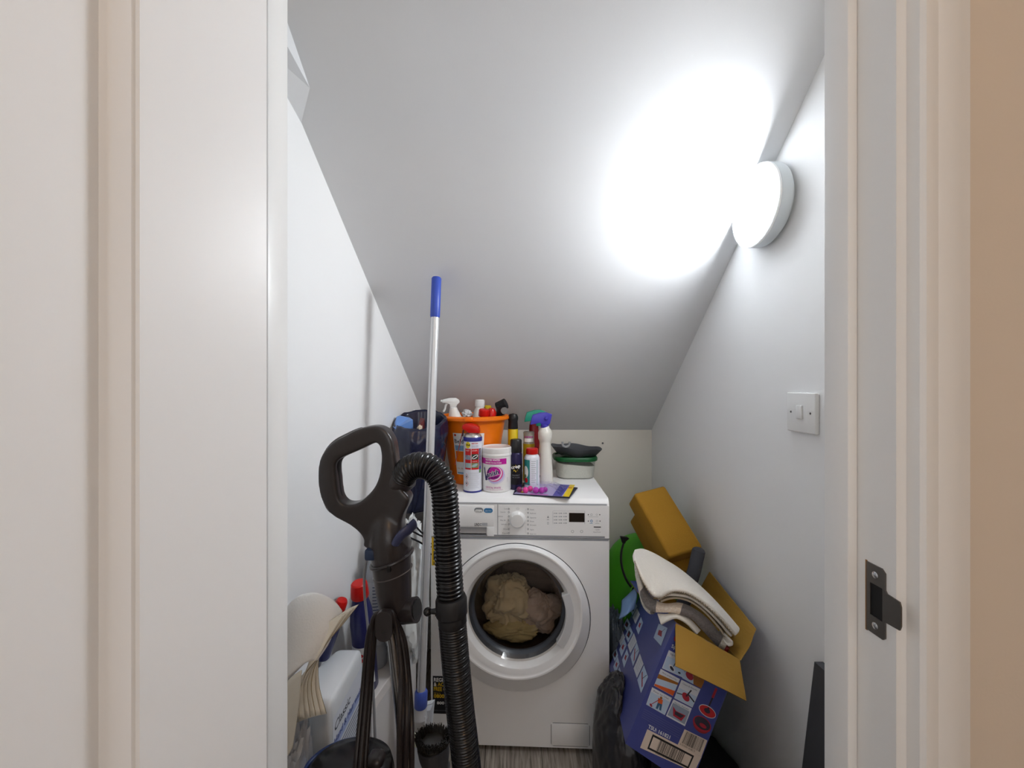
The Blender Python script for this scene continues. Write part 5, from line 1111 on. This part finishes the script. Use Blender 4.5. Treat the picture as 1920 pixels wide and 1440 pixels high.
# small print and numbers
p0, p1 = Pf.st(*zB(500, 925)), Pf.st(*zB(825, 1105)); an = atan2(p1[1]-p0[1], p1[0]-p0[0]); Lw_ = sqrt((p1[0]-p0[0])**2+(p1[1]-p0[1])**2)
for k in range(5): lf.line([(p0[0]+sin(an)*.0045*k, p0[1]-cos(an)*.0045*k), (p1[0]+sin(an)*.0045*k, p1[1]-cos(an)*.0045*k)], .0016, mat('faint_blue_print', '#4d548f', .5), 0)
p0, p1 = Pf.st(*zB(532, 1088)), Pf.st(*zB(722, 1188)); an = atan2(p1[1]-p0[1], p1[0]-p0[0]); lf.text('TSU: 161821', p0[0], p0[1], .0075, M_pw, 1, wid=sqrt((p1[0]-p0[0])**2+(p1[1]-p0[1])**2), a=an, bold=.03)
p0 = Pf.st(*zB(735, 388)); lf.text('Spin Mop', p0[0], p0[1], .008, M_pw, 1, wid=.045, a=an, bold=.02); lf.ell(*Pf.st(*zB(785, 310)), .006, .009, mat('mop_red', '#b5232b', .45), 1)
p0 = Pf.st(*zB(545, 1055)); lf.text('Item number', p0[0], p0[1], .0035, mat('faint_blue_print', '#4d548f', .5), 1, wid=.024, a=an)
M_st = mat('sticker_cream', '#cdbfb4', .55)
sk_ = [p for p in Q2((528, 1100), (1000, 1342), (935, 1475), (465, 1262))]; lf.quad(sk_, M_st, 0)
fr_ = Q2((575, 1143), (935, 1332), (885, 1445), (527, 1270)); lf.quad(fr_, M_black, 1); inn = [mixp(fr_, a, b) for a, b in ((.035, .13), (.965, .13), (.965, .87), (.035, .87))]; lf.quad(inn, M_st, 2)
rb = random.Random(3)
def bars(q, lo, hi, n, m, L, y0=.0, y1=1.):
    for i in range(n):
        a = lo+(hi-lo)*i/n; w_ = (hi-lo)/n*rb.choice((.25, .45, .7)); lf.quad([mixp(q, a, y0), mixp(q, a+w_, y0), mixp(q, a+w_, y1), mixp(q, a, y1)], m, L)
bars(inn, .17, .84, 34, M_black, 3, .0, .98)
k1, k2 = mixp(sk_, .28, .95), mixp(sk_, .8, .97); lf.text('50601618210435', k1[0], k1[1], .003, M_black, 1, wid=.045, a=atan2(k2[1]-k1[1], k2[0]-k1[0]))
bq = Q2((852, 1100), (1050, 1198), (998, 1340), (792, 1235)); lf.quad(bq, M_st, 1); bars(bq, .10, .90, 26, M_black, 2, .05, .80)
k1, k2 = mixp(bq, .08, .95), mixp(bq, .9, .95); lf.text('5 010301 618213', k1[0], k1[1], .0042, M_black, 2, wid=.033, a=atan2(k2[1]-k1[1], k2[0]-k1[0]))
lf.build('front_print', cb)
# red handle parts in the carton
for k, (px, py, Z, r_) in enumerate(((1361, 1210, 1.02, .017), (1377, 1216, 1.03, .014))):
    p = W(px, py, Z); o = mesh('floor_mop', *tube([p-uz_*.16+uy_*.01*k, p-uz_*.02, p-uz_*.006, p], [r_, r_, r_*.95, r_*.6], 24), mat('handle_red', '#8e1418', .35))
    tag(o, ('left', 'right')[k]+' of the two red plastic mop pieces inside the blue carton under the blanket', 'mop', 'red mop pieces in the carton')

# ---- folded blanket lying over the carton
M_b1 = mat('blanket_cream', '#e2ddd4', .95, bump=.9, bscale=210, sheen=.4, var=.04, vscale=150)
def striped(name, cols, sc, off=0):
    m = mat(name, '#d9d0c4', .95, bump=.9, bscale=210, sheen=.4); nt = m.node_tree; b = nt.nodes['Principled BSDF']
    at_ = nt.nodes.new('ShaderNodeUVMap'); sx = nt.nodes.new('ShaderNodeSeparateXYZ'); r = nt.nodes.new('ShaderNodeValToRGB'); r.color_ramp.interpolation = 'CONSTANT'
    while len(r.color_ramp.elements) < len(cols): r.color_ramp.elements.new(.5)
    for e, (p, c) in zip(r.color_ramp.elements, cols): e.position = p; e.color = rgb(c)
    nz = nt.nodes.new('ShaderNodeTexNoise'); nz.inputs['Scale'].default_value = 260; tc = nt.nodes.new('ShaderNodeTexCoord'); mx = nt.nodes.new('ShaderNodeMix'); mx.data_type = 'RGBA'; mx.blend_type = 'OVERLAY'; mx.inputs[0].default_value = .5
    nt.links.new(at_.outputs[0], sx.inputs[0]); nt.links.new(sx.outputs[0], r.inputs[0]); nt.links.new(tc.outputs['Object'], nz.inputs['Vector']); nt.links.new(r.outputs[0], mx.inputs[6]); nt.links.new(nz.outputs['Fac'], mx.inputs[7]); nt.links.new(mx.outputs[2], b.inputs['Base Color'])
    return m
def layer(name, front, back, m, par, th=.009, mids=(), ku=6, kv=8):
    rows = [front]+list(mids)+[back]; V, F = patch(rows, ku, kv); o = mesh(name, V, F, m, par, ang=180)
    nu = (len(front)-1)*ku+1; uv = o.data.uv_layers.new(name='UVMap')
    for p in o.data.polygons:
        for li in p.loop_indices: vi = o.data.loops[li].vertex_index; uv.data[li].uv = ((vi % nu)/(nu-1), (vi//nu)/max(1, len(V)//nu-1))
    mod(o, 'SOLIDIFY', thickness=th, offset=0); mod(o, 'SUBSURF', levels=1, render_levels=1); return o
bkt = thing('blanket', 'folded cream and grey striped blanket lying over the open blue carton', 'blanket', (.42, 1.08, .60))
def rowp(L, dz=0): return [W(*p)+Vector((0, 0, dz)) for p in L]
f_top = [(1190, 1050, 1.10), (1204, 1086, 1.06), (1224, 1116, 1.035), (1240, 1119, 1.02), (1262, 1108, 1.005), (1290, 1112, .995), (1322, 1132, .985), (1352, 1160, .975), (1379, 1192, .97)]
m_top = [(1187, 1040, 1.15), (1203, 1056, 1.13), (1224, 1078, 1.11), (1246, 1082, 1.09), (1268, 1086, 1.07), (1294, 1100, 1.05), (1324, 1122, 1.02), (1354, 1152, 1.00), (1384, 1187, .985)]
b_top = [(1189, 1033, 1.19), (1204, 1030, 1.22), (1226, 1038, 1.21), (1248, 1051, 1.19), (1270, 1065, 1.17), (1296, 1086, 1.13), (1326, 1114, 1.08), (1356, 1146, 1.03), (1386, 1181, 1.00)]
layer('top_fold', rowp(f_top), rowp(b_top), M_b1, bkt, .010, [rowp(m_top)])
P = rowp([(a, b+3, c-.006) for a, b, c in f_top]); P = cr(P, 14)
P = [p+Vector((0, 0, .0022*(-1)**i)) for i, p in enumerate(P)]
mesh('edge_stitching', *tube(P, .0009, 5), mat('stitch_tan', '#8d7a5c', .9), bkt)
def shift(L, dx, dy, dZ): return [(a+dx, b+dy, c+dZ) for a, b, c in L]
f2 = [(1233, 1124, 1.03), (1250, 1116, 1.015), (1272, 1116, 1.005), (1296, 1122, .998), (1324, 1142, .99), (1348, 1166, .98), (1372, 1194, .975)]
layer('second_fold', rowp(f2), rowp(shift(f2, 2, -4, .07)), M_b1, bkt, .007)
f3 = [(1238, 1128, 1.04), (1256, 1122, 1.025), (1276, 1122, 1.015), (1298, 1130, 1.005), (1322, 1148, .997), (1344, 1172, .99), (1362, 1196, .985)]
layer('third_fold', rowp(f3), rowp(shift(f3, 2, -4, .08)), mat('blanket_tan', '#c9bba4', .95, bump=.9, bscale=210), bkt, .006)
M_s1 = striped('blanket_striped', [(0, '#d9d3c8'), (.10, '#6f6a68'), (.30, '#d8c9b8'), (.52, '#6f6867'), (.90, '#cfc6b8')], 1)
t4 = [(1192, 1058, 1.12), (1206, 1098, 1.09), (1222, 1122, 1.065), (1246, 1134, 1.04), (1276, 1133, 1.025), (1302, 1144, 1.015), (1326, 1162, 1.005), (1350, 1190, .998), (1364, 1204, .994)]
l4 = [(1193, 1075, 1.11), (1206, 1126, 1.06), (1222, 1146, 1.035), (1246, 1148, 1.015), (1268, 1150, 1.0), (1296, 1160, .995), (1320, 1184, .99), (1342, 1207, .99), (1358, 1216, .99)]
mm4 = [tuple((a[i]+b[i])/2+(0, 0, -.010)[i] for i in range(3)) for a, b in zip(t4, l4)]
layer('striped_fold', rowp(l4), rowp(t4), M_s1, bkt, .010, [rowp(mm4)])
l5 = [(1192, 1064, 1.13), (1198, 1102, 1.10), (1205, 1134, 1.07), (1216, 1149, 1.05), (1224, 1150, 1.04)]; t5 = [(1191, 1056, 1.16), (1204, 1090, 1.13), (1214, 1118, 1.10), (1226, 1130, 1.08), (1238, 1134, 1.06)]
layer('left_fold', rowp(l5), rowp(t5), striped('blanket_edge', [(0, '#d4cdc2'), (.5, '#c9c4ba'), (.85, '#77726e')], 1), bkt, .009)
t6 = [(1232, 1150, 1.03), (1250, 1152, 1.015), (1270, 1150, 1.005), (1292, 1160, 1.0), (1314, 1182, .995)]; l6 = [(1240, 1172, 1.005), (1252, 1164, .995), (1268, 1159, .988), (1288, 1170, .985), (1306, 1190, .985)]
layer('lower_fold', rowp(l6), rowp(t6), M_b1, bkt, .006)
rl = [W(1366, 1196, .97), W(1374, 1202, .965), W(1374, 1210, .965), W(1366, 1212, .965), W(1363, 1206, .97)]
V = [p+d for d in (Vector((0, 0, 0)), Vector((-.004, .05, .002))) for p in cr(rl, 5)]; n = len(V)//2
o = mesh('rolled_corner', V, [(i, i+1, n+i+1, n+i) for i in range(n-1)], M_b1, bkt, ang=180); mod(o, 'SOLIDIFY', thickness=.004)

# ---- two mustard foam blocks
def block(name, M0, label):
    V, F = bbox(0, .1248, 0, .078, 0, .2288, .010, 4); return V, F
O = Vector((.471, 1.191, .725)); ex_ = (Vector((.585, 1.221, .744))-O).normalized(); ez_ = (Vector((.407, 1.334, .879))-O).normalized(); ey_ = ez_.cross(ex_).normalized()
O = Vector((0, 0, CAMH))+(O-Vector((0, 0, CAMH)))*1.04
BM = Matrix((ex_, ey_, ez_)).transposed().to_4x4(); BM.translation = O
M_fm = mat('mustard_foam', '#a2761a', .85, bump=.35, bscale=500, var=.12, vscale=350)
vf = bbox(0, .1248, 0, .078, 0, .2288, .010, 4)
o = mesh('yoga_block', *xf(vf, BM), M_fm); tag(o, 'mustard foam block on top of its twin, leaning against the right wall', 'yoga block', 'mustard foam blocks')
BM2 = BM.copy(); BM2.translation = O+ey_*.0785+ex_*(.012)+ez_*(-.034)
o = mesh('yoga_block', *xf(vf, BM2), M_fm); tag(o, 'lower mustard foam block, mostly hidden beneath the upper one by the right wall', 'yoga block', 'mustard foam blocks')
# dark grey foam tube bent over behind the blanket
P = cr([W(1311, 1028, 1.215), W(1310, 1033, 1.215), W(1307, 1046, 1.21), W(1301, 1072, 1.20), W(1291, 1104, 1.195), W(1278, 1140, 1.19)], 6)
o = mesh('foam_tube', *tube(P, [.006, .0105, .0135, .0155, .0168, .0178]+[.0185]*(len(P)-6), 24), mat('foam_grey', '#3f4046', .8, bump=.2, bscale=200)); tag(o, 'dark grey rounded foam tube standing between the foam blocks and the blanket', 'foam tube')

# ---- green bag with black strap behind the carton
gm = thing('sports_bag', 'bright green rounded bag with black strap behind the blue carton', 'bag', (.495, 1.56, 0))
V, F = blob((.512, 1.570, .326), (.172, .155, .326), 72, 60, .05, 1.4, 61, ridge=False, sq=2.25)
V = [Vector((min(max(v.x, .345), XR-.003), v.y, max(v.z, .001))) for v in V]
mesh('sack', V, F, mat('bag_green', '#449c14', .5, bump=.15, bscale=300), gm, ang=60)
P = cr([W(1171, 1012, 1.50), W(1165, 1036, 1.455), W(1166, 1062, 1.43), W(1176, 1090, 1.405), W(1194, 1112, 1.40)], 8)
mesh('strap', *tube(P, [(.0055, .0025)]*len(P), 8), mat('strap_black', '#121214', .6), gm)
P = cr([W(1196, 1082, 1.395), W(1184, 1104, 1.39), W(1176, 1130, 1.395), W(1172, 1160, 1.40)], 8)
mesh('piping', *tube(P, .0022, 8), mat('piping_green', '#6ab832', .5), gm)
c = W(1170, 1012, 1.49); mesh('buckle', *prism([(-.014, .012), (.012, .010), (.018, .006), (.006, -.004), (.002, -.012), (-.008, -.010)], c, (1, 0, 0), (0, 0, 1), (0, 1, 0), -.006, .006), mat('strap_black', '#121214', .6), gm, smooth=False)
# pale blue and clear plastic bags between mat and carton
V, F = patch([[W(1192, 1100, 1.36), W(1178, 1114, 1.36), W(1165, 1126, 1.37)], [W(1194, 1118, 1.33), W(1180, 1132, 1.325), W(1164, 1144, 1.34)], [W(1190, 1142, 1.31), W(1174, 1152, 1.30), W(1160, 1160, 1.32)]], 5, 5)
o = mesh('plastic_bag', V, F, mat('bag_skyblue', '#7d9cc8', .35, bump=.3, bscale=60), ang=180); mod(o, 'SOLIDIFY', thickness=.004); tag(o, 'pale blue plastic bag tucked beside the far corner of the blue carton', 'bag')
vf = blob(W(1156, 1200, 1.40)+Vector((0, .02, -.08)), (.028, .06, .16), 56, 48, .4, 3.5, 41, sq=3); vf = ([Vector((max(v.x, .346), v.y, max(v.z, .001))) for v in vf[0]], vf[1])
o = mesh('plastic_bag', *vf, mat('bag_smoke', '#59636c', .3, spec=.6, bump=.3, bscale=50)); tag(o, 'crumpled smoky grey plastic bag squeezed between washing machine and blue carton', 'bag')

# ---- black bags under the carton
def under(v):   # keep below the carton's sloping bottom and left side
    q = v-b000; a, b, c = q.dot(ux_), q.dot(uy_), q.dot(uz_)
    if c > -.004 and a > -.006 and -.02 < b < wy+.02:
        if c > -.004 and a > .02: v = v-uz_*(c+.004)
        elif a > -.006: v = v-ux_*(a+.006)
    return v
M_bk = mat('bag_black', '#26262b', .38, spec=.6, bump=.4, bscale=45)
vf = blob((.302, 1.12, .185), (.070, .125, .215), 110, 90, .17, 1.7, 51, sq=2.3)
V = []
for v in vf[0]:
    v = v+Vector((.03*(.19-v.z), 0, 0)) if v.z < .19 else v; k = noise.noise(Vector((v.x*9, v.y*9, v.z*22)))*.006; v = v+Vector((-k, -k, 0))
    v = under(Vector((v.x, v.y, max(v.z, .001))))
    if v.y > 1.33: v.x = max(v.x, .338)
    V.append(v)
o = mesh('bin_bag', V, vf[1], M_bk); tag(o, 'black crumpled bag bulging in front of the washing machine beside the blue carton', 'bag')
vf = blob((.49, 1.08, .15), (.15, .22, .20), 96, 64, .30, 2.8, 57, sq=2.8)
V = [under(Vector((min(v.x, XR-.004), v.y, max(v.z, .001)))) for v in vf[0]]
o = mesh('jacket', V, vf[1], mat('cloth_black', '#1b181f', .85, bump=.5, bscale=60)); tag(o, 'dark cloth heap on the floor under the blue carton by the right wall', 'clothing')
